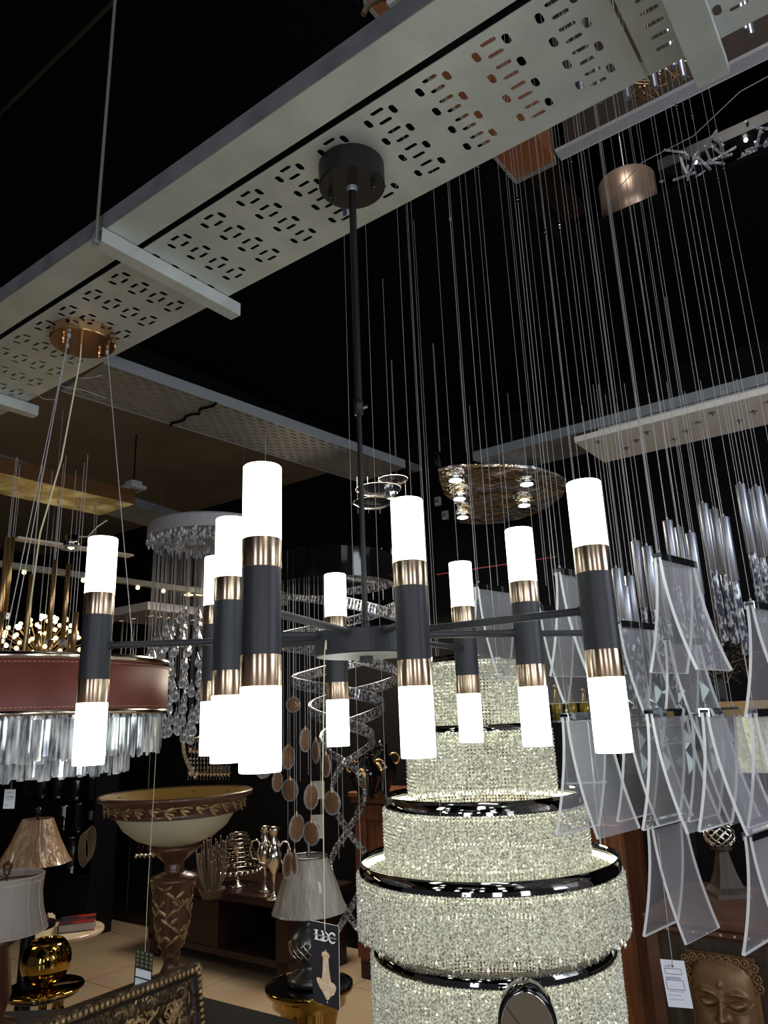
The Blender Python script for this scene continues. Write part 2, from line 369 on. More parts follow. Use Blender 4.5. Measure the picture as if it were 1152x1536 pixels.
# tray behind along the wall, with white ceiling plate of the chrome tubes below it
root = thing('wall_cable_tray', 'galvanised cable tray above the long white canopy plate', 'cable tray', W(.7, 3.42, TZ))
holes = [stadium(.0 + k * .06 + (.03 if j % 2 else 0), 3.30 + j * .035, .017, .003, 1) for j in range(8) for k in range(28)]
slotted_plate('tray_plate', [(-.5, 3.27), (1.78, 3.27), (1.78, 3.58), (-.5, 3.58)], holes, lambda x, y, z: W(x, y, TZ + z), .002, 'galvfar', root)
f = MB()
for b in (3.27, 3.58): f.box(W(.64, b, TZ + .022), (1.14, .001, .024), SHOP)
f.build('tray_flange', 'zinc', root)
# far trunking at the other end of the shop
root = thing('far_trunking', 'dark steel trunking holding the long brass canopy', 'trunking', W(3.6, 1.8, TZ))
p0, p1 = W(3.55, 1.5, TZ - .0), W(3.84, 3.2, TZ - .0); d = (p1 - p0).normalized(); e = V((-d.y, d.x, 0)); L_ = (p1 - p0).length
f = MB(); f.box((p0 + p1) / 2 - e * (-.15), (L_ / 2, .15, .002), (d, e, dZ)); f.build('bottom_plate', 'galvblue', root)
f = MB(); f.box((p0 + p1) / 2 + dZ * .02, (L_ / 2, .002, .025), (d, e, dZ)); f.build('side_plate', 'galvblue', root)
for px, py, pt in ((153, 740, 560), (247, 745, 660), (275, 745, 690)):
    pass
# upper white channel in the void
root = thing('pale_channel', 'pale angled steel channel up in the ceiling void above the wire curtain', 'channel', W(.3, 2.42, 3.733))
f = MB(); f.box(W(-.05, 2.42, 3.733), (.882, .026, .002), SHOP); f.build('flange', 'greyenamel', root)
f = MB(); f.box(W(-.05, 2.448, 3.752), (.882, .002, .022), SHOP); f.box(W(-.05, 2.393, 3.738), (.882, .002, .007), SHOP); f.build('web', 'white', root)
root = thing('wood_soffit_box', 'orange wooden soffit box beside the slotted tray in the ceiling void', 'soffit', W(.92, 2.2, CEIL))
f = MB(); f.box(W(.93, 1.9, CEIL + .11), (.088, .5, .105), SHOP); f.build('board', 'soffit', root)
f = MB(); f.box(W(.93, 2.408, CEIL + .11), (.09, .006, .118), SHOP); f.box(W(1.018, 1.9, CEIL + .11), (.004, .5, .118), SHOP); f.build('edge_strip', 'galvfar', root)
f = MB(); f.box(W(.1, 3.05, 4.8), (.9, .012, .48), SHOP); tag(f.build('brown_wall_board', 'darksoffit'), 'dark brown board in the ceiling void behind the short chrome tubes', 'board')
holes = [stadium(.90 + i * .016, 2.46 + j * .03 + (.015 if i % 2 else 0), .0032, .011, 1) for i in range(6) for j in range(14)]
slotted_plate('slotted_panel', [(.885, 2.44), (1.0, 2.44), (1.0, 2.89), (.885, 2.89)], holes, lambda x, y, z: W(x, y, CEIL + .08 + z), .002, 'darksoffit')
tag(bpy.data.objects['slotted_panel'], 'small slotted brown panel just past the orange wooden soffit box', 'panel')
# threaded rods that hold the mirrored plate and far tray
rods_ = [(2.02, 3.33), (2.33, 3.34), (2.005, 3.61), (2.31, 4.25), (2.01, 4.25)]

# ================================================================== MAIN CHANDELIER
HUB = at(549, 966, 1.5)
root = thing('tube_chandelier', 'large black chandelier with ten lit white and copper tubes on radiating arms', 'chandelier', (HUB.x, HUB.y, HUB.z))
LZ = 1.7575
f = MB(); rr = .1035
f.lathe([(0, .024), (rr - .003, .024), (rr, .021), (rr, -.021), (rr - .003, -.024)], HUB, 64, smooth=False); hub = f.build('hub', 'satin', root)
f = MB(); f.lathe([(rr - .003, -.024), (rr - .005, -.0245), (0, -.0245)], HUB, 64, smooth=False); f.build('hub_plate', 'white', hub)
f = MB(); f.lathe([(0, -.037), (.0125, -.037), (.0135, -.035), (.0135, -.0245)], HUB, 24); f.build('finial', 'satin', hub)
f = MB(); f.lathe([(.0065, .024), (.0085, .024), (.0085, .044), (.0065, .044), (.0062, .05)], HUB, 20); f.tube(HUB + V((.012, 0, .03)), HUB + V((.024, -.004, .03)), .003); f.build('rod_socket', 'satin', hub)
ZC = at(546, 609, 1.5).z
f = MB(); f.tube(HUB + dZ * .03, V((HUB.x, HUB.y, ZC)), .0056, n=16); f.build('lower_rod', 'satinblack', root)
f = MB(); f.tube(V((HUB.x, HUB.y, ZC)), V((HUB.x, HUB.y, 2.845)), .0085, n=16); f.build('upper_rod', 'satinblack', root)
f = MB(); f.lathe([(.006, -.02), (.0105, -.019), (.0105, .012), (.0088, .016)], V((HUB.x, HUB.y, ZC)), 20); o = f.build('coupling', 'satinblack', root)
f = MB(); f.tube(V((HUB.x + .01, HUB.y - .004, ZC - .004)), V((HUB.x + .02, HUB.y - .008, ZC - .004)), .004, n=10); f.build('thumb_screw', 'nickel', o)
CZ = 2.838
f = MB(); f.lathe([(0, 0), (.077, 0), (.080, .003), (.080, .0595), (0, .0595)], V((HUB.x, HUB.y, CZ)), 48, smooth=False); can = f.build('canopy', 'satinblack', root)
f = MB(); f.lathe([(.0105, -.012), (.0115, -.010), (.0115, .0), ], V((HUB.x, HUB.y, CZ)), 16); f.ring(V((HUB.x, HUB.y, CZ - .001)), .0125, .0016, 16); f.build('rod_nut', 'zinc', can)
for an in (2.9, -.35):
    p = V((HUB.x + .055 * math.cos(an), HUB.y + .055 * math.sin(an), CZ)); f = MB(); f.tube(p, p - dZ * .016, .0055, n=12); f.ball(p - dZ * .017, .0065); f.build('cap_nut', 'satinblack', can)
lamps = [(-.5898, 1.4885), (-.402, 1.713), (-.298, 1.378), (-.1868, 1.081), (-.1413, 1.984), (.0422, 1.2937), (.1937, 1.8906), (.2907, 1.5503), (.351, 1.2283), (.470, 1.62)]
AZ = at(165, 968, 1.489).z
proto = None
for i, (x, y) in enumerate(lamps):
    p = V((x, y, LZ))
    if proto is None:
        f = MB(); f.tube(p - dZ * .068, p + dZ * .068, .0293, n=40); proto = f.build('lamp_body', 'satin', root, p)
        for s in (-1, 1):
            f = MB(); f.lathe([(.0293, s * .064), (.0298, s * .065), (.0298, s * .108), (.029, s * .1085)], p, 40); f.build('copper_band', 'copper', proto, p)
            f = MB(); f.lathe([(.0288, s * .108), (.0297, s * .109), (.0297, s * .2235), (.0285, s * .225), (0, s * .225)], p, 40); f.build('light_shade', 'opal', proto, p)
    else: dupe(proto, p - HUB, root)
    d = V((x - HUB.x, y - HUB.y, 0)).normalized()
    s0 = V((HUB.x, HUB.y, AZ)) + d * (rr - .002); s1 = V((x, y, AZ)) - d * .0285
    f = MB(); f.tube(s0, s1, .0068, n=14); f.tube(s0, s0 + d * .005, .0095, n=14); f.tube(s1, s1 - d * .004, .009, n=14); f.build('arm', 'satin', root)
lt = proto

# ================================================================== TAGS
def tag_board(name, label, tl, tr, br, bl, m, t=.0008, loc=None):
    n = (tr - tl).cross(bl - tl).normalized()
    if n.dot(EYE - tl) < 0: n = -n
    r = thing(name, label, 'price tag', (tl + tr) / 2)
    f = MB(); f.poly([tl, bl, br, tr], n, t); o = f.build('card', m, r)
    P = lambda u, v: tl * ((1 - u) * (1 - v)) + tr * (u * (1 - v)) + bl * ((1 - u) * v) + br * (u * v) + n * .0004
    return r, o, P, n
def quad(P, n, u0, v0, u1, v1, name, m, par, lift=0):
    f = MB(); f.poly([P(u0, v0) + n * lift, P(u0, v1) + n * lift, P(u1, v1) + n * lift, P(u1, v0) + n * lift], n); return f.build(name, m, par)
# black tag on a string from the chandelier arm
YT = 1.40
tl, tr, br, bl = at(465, 1380, YT), at(508, 1389, YT + .03), at(509.5, 1516, YT + .03), at(470, 1501, YT)
r, card, P, n = tag_board('black_hang_tag', 'black swing tag with white LDC lettering and a gold chandelier picture, on a long string', tl, tr, br, bl, 'card')
f = MB(); q = P(.5, .095); top = at(489, 958, 1.405); f.path([q, q + dZ * .02, V((q.x, q.y, (q.z + top.z) / 2)), at(486.5, 985, 1.405), at(488.5, 962, 1.403)], .0011, 6); f.build('string', 'cord', r)
f = MB(); f.ring(at(489, 967, 1.412), .0085, .0012, 16, 5, axes=(V((0, 1, 0)), dZ, V((1, 0, 0)))); f.build('string_loop', 'cord', r)
def stroke(pts, w, name='letter', m='print_white', closed=False):
    f = MB()
    for (u0, v0), (u1, v1) in zip(pts, pts[1:]):
        a_, b_ = P(u0, v0), P(u1, v1); d = (b_ - a_).normalized(); e = d.cross(n) * w / 2
        f.poly([a_ + e, a_ - e, b_ - e, b_ + e], n)
    return f.build(name, m, card)
arc = lambda cu, cv, ru, rv, t0, t1, k=12: [(cu + ru * math.cos(t0 + (t1 - t0) * i / k), cv - rv * math.sin(t0 + (t1 - t0) * i / k)) for i in range(k + 1)]
stroke([(.20, .105), (.20, .225)], .0042); stroke([(.13, .108), (.27, .108)], .0012); stroke([(.13, .223), (.36, .223), (.365, .195)], .0018)
stroke([(.44, .108), (.44, .222)], .0042); stroke([(.37, .108), (.46, .108)] + arc(.46, .165, .16, .057, PI / 2, -PI / 2) + [(.37, .222)], .0022)
stroke(arc(.76, .165, .12, .060, .7, 2 * PI - .7, 18), .0028); stroke([(.855, .11), (.855, .14)], .0014)
quad(P, n, .10, .158, .90, .174, 'lettering_strip', 'print_grey', card, .0003)
f = MB(); f.poly([P(.48, .095) + n * .0003 + (P(1, 0) - P(0, 0)) * (.035 * math.cos(t)) + dZ * (.0045 * math.sin(t)) for t in [k * PI / 5 for k in range(10)]], n); f.build('punched_hole', 'blackglass', card)
f = MB(); outl = [(.36, .385), (.40, .36), (.50, .35), (.60, .36), (.65, .385), (.63, .42), (.60, .43), (.62, .55), (.66, .66), (.68, .70), (.80, .71), (.86, .735), (.87, .77), (.80, .83), (.76, .85), (.66, .87), (.60, .91), (.52, .935), (.44, .90), (.38, .86), (.24, .80), (.17, .75), (.14, .71), (.18, .69), (.34, .695), (.38, .60), (.41, .43), (.37, .415)]
f.poly([P(u, v) + n * .0002 for u, v in outl][::-1], n); f.build('chandelier_picture', 'print_gold', card)
f = MB()
for k in range(5): f.poly([P(.46 + .03 * k, .44 + .0) + n * .0004, P(.42 + .045 * k, .69) + n * .0004, P(.435 + .045 * k, .69) + n * .0004, P(.468 + .03 * k, .44) + n * .0004], n)
for k, (u0, u1, v) in enumerate(((.17, .85, .735), (.24, .80, .79), (.36, .70, .85))): f.poly([P(u0, v) + n * .0004, P(u0, v + .012) + n * .0004, P(u1, v + .016) + n * .0004, P(u1, v + .004) + n * .0004], n)
f.poly([P(.49, .33) + n * .0004, P(.49, .35) + n * .0004, P(.53, .35) + n * .0004, P(.53, .33) + n * .0004], n); f.poly([P(.50, .945) + n * .0004, P(.50, .965) + n * .0004, P(.54, .965) + n * .0004, P(.54, .945) + n * .0004], n)
f.build('picture_lines', 'cream', card)
f = MB(); f.path([P(0, 0), P(1, 0), P(1, 1)], .0006, 5); f.build('card_edge', 'print_white', card)
# white tag hung under the lowest clear petals
YW = 1.66
tl, tr, br, bl = at(990, 1438.5, YW), at(1026, 1441.5, YW + .02), at(1040, 1513, YW + .02), at(1003, 1510, YW)
r, card, P, n = tag_board('white_price_tag', 'white printed price tag hanging on a thread below the clear petals', tl, tr, br, bl, 'paper')
tx = (P(1, 0) - P(0, 0)).normalized(); ty = (P(0, 0) - P(0, 1)).normalized(); Wt = (P(1, 0) - P(0, 0)).length
text_mesh('CODE', Wt * .085, P(.13, .155), tx, ty, 'ink', 'lettering', card, n)
text_mesh('DESCRIPTION', Wt * .10, P(.09, .41 - .0), tx, ty, 'ink', 'lettering', card, n)
def frame_lines(u0, v0, u1, v1):
    f = MB()
    for a_, b_ in (((u0, v0), (u1, v0)), ((u1, v0), (u1, v1)), ((u1, v1), (u0, v1)), ((u0, v1), (u0, v0))):
        p, q = P(*a_), P(*b_); d = (q - p).normalized(); e = d.cross(n) * .0005; f.poly([p + e, p - e, q - e, q + e], n)
    return f.build('printed_box', 'ink', card)
frame_lines(.12, .185, .80, .30); frame_lines(.09, .43, .80, .63)
for v, u0, u1 in ((.66, .14, .78), (.74, .10, .62), (.825, .11, .72)):
    for k in range(7):
        w = (u1 - u0) / 7; quad(P, n, u0 + k * w, v, u0 + (k + .72) * w, v + .018, 'printed_line', 'inklight', card)
f = MB(); c = P(.46, .13); f.poly([c + n * .0003 + tx * (.0024 * math.cos(k * PI / 6)) + ty * (.0024 * math.sin(k * PI / 6)) for k in range(12)], n); f.build('punched_hole', 'blackglass', card)
f = MB(); f.path([c, at(1008, 1438, YW), at(1003, 1400, YW), at(987, 1250, YW)], .0007, 5); f.build('thread', 'wire', r)
# patterned tag on the drum chandelier
YG = 2.24
tl, tr, br, bl = at(204, 1423, YG), at(230, 1430, YG + .03), at(226, 1509, YG + .03), at(199, 1501, YG)
r, card, P, n = tag_board('patterned_price_tag', 'narrow price tag with dark diamond pattern and three white fields over the gilded frame', tl, tr, br, bl, 'green')
f = MB()
for i in range(4):
    for j in range(4):
        u, v = .13 + .25 * i, .05 + .08 * j; f.poly([P(u, v - .032), P(u - .09, v), P(u, v + .032), P(u + .09, v)], n)
f.build('diamond_pattern', 'olive', card)
for v0, v1 in ((.365, .52), (.55, .70), (.725, .94)): quad(P, n, .06, v0, .92, v1, 'white_field', 'paper', card, .0002)
for v0, u1 in ((.385, .30), (.575, .5), (.76, .3), (.84, .35), (.90, .6)): quad(P, n, .12, v0, u1, v0 + .012, 'printed_line', 'inklight', card, .0005)
f = MB(); c = P(.52, .01); f.path([c, at(222, 1330, YG), at(230, 1200, YG), at(237, 1072, YG)], .0008, 5); f.build('thread', 'cord', r)

# ================================================================== LEATHER DRUM CHANDELIER
cc = atz(124, 516, 2.86); DC = V((cc.x - .0, cc.y, 0))
DC = at(30, 1030, 2.235); zt, zb = at(30, 986, 2.235 - .40).z, at(30, 1066, 2.235 - .40).z
RD = (at(243, 1030, 2.235).x - DC.x)
root = thing('leather_drum_chandelier', 'oxblood leather drum chandelier with stitched band and a cut crystal fringe', 'chandelier', (DC.x, DC.y, zt))
f = MB(); f.lathe([(RD, zb), (RD, zt), (RD - .004, zt), (RD - .004, zb)], DC.xy.to_3d(), 96); band = f.build('leather_band', 'leather', root)
f = MB()
for z in (zb + .008, zt - .008):
    for k in range(240):
        t = 2 * PI * k / 240; p = V((DC.x + (RD + .0006) * math.cos(t), DC.y + (RD + .0006) * math.sin(t), z)); f.box(p, (.0034, .0006, .0006), (V((-math.sin(t), math.cos(t), 0)), V((math.cos(t), math.sin(t), 0)), dZ))
t0 = math.atan2(at(196, 1030, 1.9).y - DC.y, at(196, 1030, 1.9).x - DC.x); t0 = -.62
for k in range(26):
    for s in (-1, 1):
        t = t0 + s * .010; p = V((DC.x + (RD + .0006) * math.cos(t), DC.y + (RD + .0006) * math.sin(t), zb + .008 + k * (zt - zb - .016) / 25)); f.ball(p, .0026, 6, 4)
f.build('stitching', 'stitch', band)
f = MB(); f.lathe([(RD - .01, zt), (RD + .003, zt), (RD + .003, zt + .016), (RD - .004, zt + .018), (RD - .01, zt + .016), (RD - .01, zt)], DC.xy.to_3d(), 96); f.build('top_rim', 'nickel', root)
f = MB(); f.lathe([(RD - .06, zb), (RD + .002, zb), (RD + .002, zb - .012), (RD - .06, zb - .012)], DC.xy.to_3d(), 96); f.build('bottom_rim', 'nickel', root)
f = MB(); f.lathe([(RD - .07, zb - .006), (RD * .45, zb - .006)], DC.xy.to_3d(), 64); f.build('base_plate', 'nickel', root)
pr = None
def prism_drop(f, p, L, w, d):
    u = d; v = V((-d.y, d.x, 0)); R0 = [u * .6, v, -u * .6, -v]
    rings = [[p + q * (w * .5) for q in R0], [p - dZ * (.010) + q * w for q in R0], [p - dZ * (L * .93) + q * w for q in R0], [p - dZ * L + q * (w * .7) for q in R0]]
    f.loft(rings, 0, False)
zl = zb - .012; cnt = 0; rest = MB()
for row, (rad, z0, L) in enumerate(((RD - .024, zl, .112), (RD - .11, zl - .062, .098))):
    nn = 170 if row == 0 else 120
    for k in range(nn):
        t = 2 * PI * k / nn; d = V((math.cos(t), math.sin(t), 0)); p = V((DC.x, DC.y, z0)) + d * rad
        q = ROT.transposed() @ (p - EYE); vis = CX + FPX * q.x / -q.z
        if t > PI and vis > -15 and cnt < 100:
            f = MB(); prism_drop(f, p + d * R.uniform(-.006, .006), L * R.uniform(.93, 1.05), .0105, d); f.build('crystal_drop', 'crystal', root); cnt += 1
        else: prism_drop(rest, p + d * R.uniform(-.006, .006), L * R.uniform(.93, 1.05), .0105, d)
rest.build('crystal_fringe', 'crystal', root)['kind'] = 'stuff'
can = MB(); can.lathe([(0, 0), (.103, 0), (.106, .003), (.106, .038), (0, .038)], V((cc.x, cc.y, 2.86)), 48, smooth=False); co = can.build('canopy', 'rose', root)
for (px, py) in ((95, 506), (149, 528)):
    p = atz(px, py, 2.86); f = MB(); f.lathe([(0, -.022), (.006, -.022), (.007, -.016), (.0045, -.012), (.007, -.008), (.007, 0)], p, 12); f.build('cap_nut', 'rose', co)
for (px, py), (qx, qy, qY) in (((101, 515), (2, 985, 1.95)), ((104, 500), (12, 985, 2.2)), ((161, 525), (203, 962, 2.3))):
    p = atz(px, py, 2.86); q = at(qx, qy, qY); q.z = zt + .015
    f = MB(); f.tube(p - dZ * .002, p - dZ * .016, .0055, n=10); f.tube(p, q, .0014, n=6); f.build('suspension_wire', 'wire', root)
p = atz(122, 517, 2.86); f = MB(); f.path([p, p - dZ * .06, at(92, 690, 2.21), at(60, 800, 2.21), V((DC.x, DC.y, zt + .02))], .0026, 6); f.build('power_cord', 'cord', root)
f = MB(); f.path([atz(106, 556, 2.89), atz(118, 567, 2.86), atz(135, 567, 2.86), atz(153, 563, 2.87)], .0012, 5); f.path([atz(80, 570, 2.88), atz(95, 580, 2.86), atz(125, 585, 2.85), atz(160, 598, 2.85)], .0012, 5); f.path([atz(52, 588, 2.88), atz(64, 598, 2.86), atz(84, 600, 2.86)], .0012, 5)
f.build('spare_wire', 'wire', root)
# small white tag under the drum
tl, tr, br, bl = at(7.5, 1184, 2.1), at(24, 1184, 2.12), at(21.5, 1213, 2.12), at(4.5, 1213, 2.1)
r, card, P, n = tag_board('small_price_tag', 'small white price tag hanging under the crystal fringe of the leather drum', tl, tr, br, bl, 'paper')
for v0, v1, u1 in ((.15, .2, .7), (.35, .45, .85), (.52, .56, .8), (.8, .86, .4)): quad(P, n, .15, v0, u1, v1, 'printed_line', 'inklight', card)
f = MB(); f.path([P(.6, .03), at(17, 1160, 2.1)], .0007, 5); f.build('thread', 'wire', r)

# ================================================================== TIERED CRYSTAL CHANDELIER
YC = 2.38; TC = at(728, 1250, YC); TX, TY = TC.x, TC.y
def rad(px): return px * mpp(at(728, 1250, YC))
def zfront(py, r): return at(728, py, YC - r).z
tiers = [(66, 984, 1088, 'top'), (108, 1092, 1196, ''), (147, 1214, 1318, ''), (189, 1336, 1452, ''), (171, 1474, 1640, '')]
root = thing('tiered_crystal_chandelier', 'lit tiered chandelier of crystal bead curtains under black chrome rings', 'chandelier', (TX, TY, 1.0))
for (hw, y0, y1, _) in tiers:
    r = rad(hw); z0 = zfront(y0, r); z1 = zfront(y1, r); h = .020 if hw < 120 else .036
    f = MB(); f.lathe([(r + .004, z0 - h / 2), (r + .004, z0 + h / 2), (r - .004, z0 + h / 2), (r - .004, z0 - h / 2), (r + .004, z0 - h / 2)], (TX, TY, 0), 96); ri = f.build('chrome_ring', 'chromedark', root)
    f = MB(); f.lathe([(r - .004, z0 - h / 2 - .001), (r - .012, z0 - h / 2 - .001), (r - .012, z0 - h / 2 + .009), (r - .004, z0 - h / 2 + .009)], (TX, TY, 0), 96); f.build('led_strip', 'led', ri)
    f = MB(); nb = int(2 * PI * r / .0105); step = .0100
    for lay, (dr, frac) in enumerate(((.006, 1), (-.012, .93))):
        for k in range(nb):
            t = 2 * PI * (k + .5 * lay) / nb; z = z0 - h / 2 - .003; L = (z - z1) * frac * R.uniform(.96, 1.03); m = int(L / step)
            if lay == 1 and math.sin(t) > .3 and hw < 180: continue
            ct, st = math.cos(t), math.sin(t); rq = r + dr + R.uniform(-.0025, .0025)
            for j in range(m):
                f.bead((TX + rq * ct, TY + rq * st, z - j * step), R.uniform(.0058, .0070), 4, 1.0, R.uniform(0, 2))
            f.bead((TX + rq * ct, TY + rq * st, z - m * step - .006), .0045, 4, 2.2, R.uniform(0, 2))
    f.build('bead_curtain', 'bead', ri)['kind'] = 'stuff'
for hw, y0, angs in ((66, 984, (.6, 2.6, 4.4)), (147, 1214, (.3, 2.0, 3.2, 4.05)), (189, 1336, (.5, 1.8, 3.3, 4.3, 5.6))):
    r = rad(hw); z0 = zfront(y0, r)
    for t in angs:
        f = MB(); f.tube((TX + r * math.cos(t), TY + r * math.sin(t), z0), (TX + r * math.cos(t), TY + r * math.sin(t), 3.69), .0007, n=5); f.build('suspension_wire', 'wire', root)
f = MB(); p = at(540, 1392, YC - .0); f.box(p, (.005, .0005, .035)); f.build('paper_tag', 'paper', root)

# ================================================================== CLEAR ACRYLIC PETALS
root = thing('acrylic_petal_chandelier', 'clear acrylic petal chandelier: curved paired sheets clipped to many thin wires', 'chandelier', at(980, 1100, 1.75))
dP = V((.72, .694, 0)).normalized(); nP = V((dP.y, -dP.x, 0)); PETAL = (dP, nP, dZ)
units = [(985, 836, 1.62), (836, 858, 1.80), (714, 880, 2.05), (846, 1076, 1.72), (973, 1071, 1.74), (1056, 1069, 1.70), (1128, 1070, 1.76), (974, 1238, 1.92), (1121, 1256, 1.82), (1124, 908, 1.70), (935, 1070, 1.86), (925, 936, 1.86), (806, 912, 1.98), (1000, 960, 1.86), (1040, 1075, 1.92)]
H_, Lc = .250, .178
def make_petal(base):
    f = MB(); c = base + dP * (Lc / 2)
    f.box(c + dZ * .008, (Lc / 2, .011, .0015), PETAL); f.box(c + nP * .011, (Lc / 2, .0012, .008), PETAL); f.box(c - nP * .011, (Lc / 2, .0012, .008), PETAL)
    cl = f.build('petal_clip', 'chrome', root, base)
    for s in (-1, 1):
        f = MB(); k = 16; t = .0034; rows = []
        for i in range(k + 1):
            u = i / k; off = s * (.006 + .046 * u ** 1.8); sl = s * .083 * u ** .8 / H_; nn = (nP + dZ * sl).normalized()
            c0 = base + nP * off - dZ * (H_ * u)
            rows.append([c0 + dP * .003 + nn * t, c0 + dP * (Lc - .003 + .006 * u) + nn * t, c0 + dP * (Lc - .003 + .006 * u) - nn * t, c0 + dP * .003 - nn * t])
        for i in range(k):
            a_, b_ = rows[i], rows[i + 1]
            f.add([a_[0], a_[1], b_[1], b_[0]], [(0, 1, 2, 3)], 0, True); f.add([a_[2], a_[3], b_[3], b_[2]], [(0, 1, 2, 3)], 0, True)
            f.add([a_[0], b_[0], b_[3], a_[3]], [(0, 1, 2, 3)], 1); f.add([a_[1], a_[2], b_[2], b_[1]], [(0, 1, 2, 3)], 1)
        f.add(rows[-1], [(0, 1, 2, 3)], 1); f.add(rows[0], [(0, 1, 2, 3)], 1)
        f.build('petal_sheet', ['acryl', 'acryledge'], cl, base)
    return cl
def wire_top(p): return 4.35 if ab(p)[0] < .82 else 3.69
def petal_wires(cl, base):
    for b_ in (.012, Lc - .02):
        q = base + dP * b_; f = MB(); f.tube(q + dZ * .008, V((q.x, q.y, wire_top(q))), .0006, n=5)
        f.bead(q + dZ * .014, .0035, 8, 2); f.build('wire', 'wire', cl)
pc = None
for i, (px, py, Y) in enumerate(units):
    p = at(px, py, Y)
    if pc is None: pc = make_petal(p); made = [(pc, p)]
    else: made.append((dupe(pc, p - V(root.location), root), p))
for cl, p in made: petal_wires(cl, p)
if 1:
    pass
extra = [(692, 560), (712, 560), (744, 560), (788, 560), (803, 560), (842, 560), (866, 560), (897, 560), (916, 560), (952, 560), (1003, 560), (1040, 560), (1086, 560), (1110, 560), (1133, 560), (1146, 560)]
for k, (px, py) in enumerate(extra):
    Y = 1.62 + .12 * (k % 4); p = at(px, py, Y); zlow = at(px, (900, 1060, 1065, 880)[k % 4], Y).z
    f = MB(); f.tube(V((p.x, p.y, zlow)), V((p.x, p.y, wire_top(p))), .0006, n=5); o = f.build('wire', 'wire', root)
    f = MB(); zz = at(px - 18, R.uniform(60, 360), Y).z; f.tube(V((p.x, p.y, zz - .008)), V((p.x, p.y, zz + .008)), .0022, n=8); f.bead((p.x, p.y, zz), .0042, 8, .7); f.build('wire_grip', 'chrome', o)
f = MB(); f.box(at(960, 1100, 1.8).xy.to_3d() + dZ * 4.37, (.62, .5, .02), SHOP); f.build('canopy', 'chrome', root)

# ================================================================== CHROME TUBE CHANDELIER
root = thing('chrome_tube_chandelier', 'cascade of hanging chrome tubes with bubbled crystal rods under a long white plate', 'chandelier', W(.6, 3.45, 2.5))
f = MB(); f.box(W(.35, 3.47, 2.868), (.865, .20, .014), SHOP); plate = f.build('canopy_plate', 'creamplate', root)
f = MB(); f.box(W(.30, 3.46, 2.888), (.80, .17, .010), SHOP); f.build('plate_back', 'white', plate)
for k in range(14):
    a, b = 1.12 - .075 * k, 3.33 + .26 * ((k * 5) % 7) / 7
    f = MB(); f.tube(W(a, b, 2.854), W(a, b, 2.838), .004, n=8); f.box(W(a, b, 2.851), (.014, .002, .002), SHOP); f.box(W(a, b, 2.851), (.002, .014, .002), SHOP); f.build('wire_fixing', 'chromedark', plate)
tubes = [(924, 853, 930), (943, 864, 956), (953, 812, 912), (970, 820, 916), (1001, 781, 880), (1018, 791, 893), (1035, 800, 892), (1054, 756, 857), (1070, 764, 863), (1085, 776, 872), (1110, 727, 831), (1124, 738, 838), (1134, 731, 836), (1149, 745, 850), (903, 862, 950), (936, 880, 968), (987, 835, 930)]
for k, (px, py, pb) in enumerate(tubes):
    Y = 2.72 + .10 * (k % 3); p = at(px, py, Y); r = .0195; L = p.z - at(px, pb, Y).z
    f = MB(); f.lathe([(0, 0), (r * .9, 0), (r, -.003), (r, -L), (r * .8, -L)], p, 20); o = f.build('chrome_tube', 'chrometube', root)
    f = MB(); f.lathe([(r * .82, -L), (r * .82, -L - .27), (0, -L - .275)], p, 14); f.build('crystal_rod', 'bubble', o)
    f = MB(); f.tube(p, V((p.x, p.y, 2.86)), .0011, n=5); f.tube(p, p + dZ * .012, .004, n=8); f.build('wire', 'wire', o)

# ================================================================== WAVY MIRROR PLATE
pts = [(657, 707), (660, 722), (666, 742), (680, 752), (687, 762), (683, 772), (682, 783), (715, 788), (751, 785), (775, 780), (800, 772), (822, 762), (843, 745), (849, 733), (850, 722), (837, 714), (804, 703), (775, 701), (751, 700), (720, 700), (692, 700), (672, 703)]
root = thing('wavy_mirror_plate', 'wavy mirrored ceiling plate with five lit spotlights on threaded rods', 'ceiling light', W(1.95, 3.7, 2.85))
w = [atz(x, y, 2.85) for x, y in pts]; cen = sum(w, V((0, 0, 0))) / len(w)
f = MB(); n = len(w); rings = [[cen + (p - cen) * s + dZ * (.022 * math.sin(9 * s + 5 * i / n * 2 * PI) * (s if s < 1 else 0)) for i, p in enumerate(w)] for s in (1, .85, .7, .55, .4, .25, .1, .01)]
f.loft(rings, 0, True, False); f.loft([[p + dZ * .014 for p in w], w], 0, False, False); mp_ = f.build('mirror_plate', 'wavy', root)
bw = [(612, 712), (630, 706), (652, 700), (672, 700), (692, 700), (730, 699), (760, 699), (791, 700)]
f = MB(); q = [atz(x, y, 2.865) for x, y in bw]; q2 = [p + dZ * (.085 if i > 0 else .08) for i, p in enumerate(q)]
f.add(q + q2, [(i, i + 1, len(q) + i + 1, len(q) + i) for i in range(len(q) - 1)], 0, True); far = [atz(670, 725, 2.95), atz(800, 720, 2.95)]
f.add(q2 + far, [tuple(list(range(len(q2))) + [len(q2) + 1, len(q2)])]); f.build('mirror_rim', 'chromedark', root)
for x, y in ((683, 718), (689, 746), (694, 774), (786, 756), (790, 724)):
    p = atz(x, y, 2.84); f = MB(); f.lathe([(.042, .01), (.042, -.004), (.030, -.014), (.026, -.008)], p, 20); s_ = f.build('spotlight', 'chrome', root)
    f = MB(); f.lathe([(.036, -.012), (.02, -.018), (0, -.019)], p, 16); f.build('spot_lens', 'spot', s_)
for a, b in rods_:
    f = MB(); f.tube(W(a, b, 2.9), W(a, b, CEIL), .005, n=8); f.build('threaded_rod', 'rod', root)
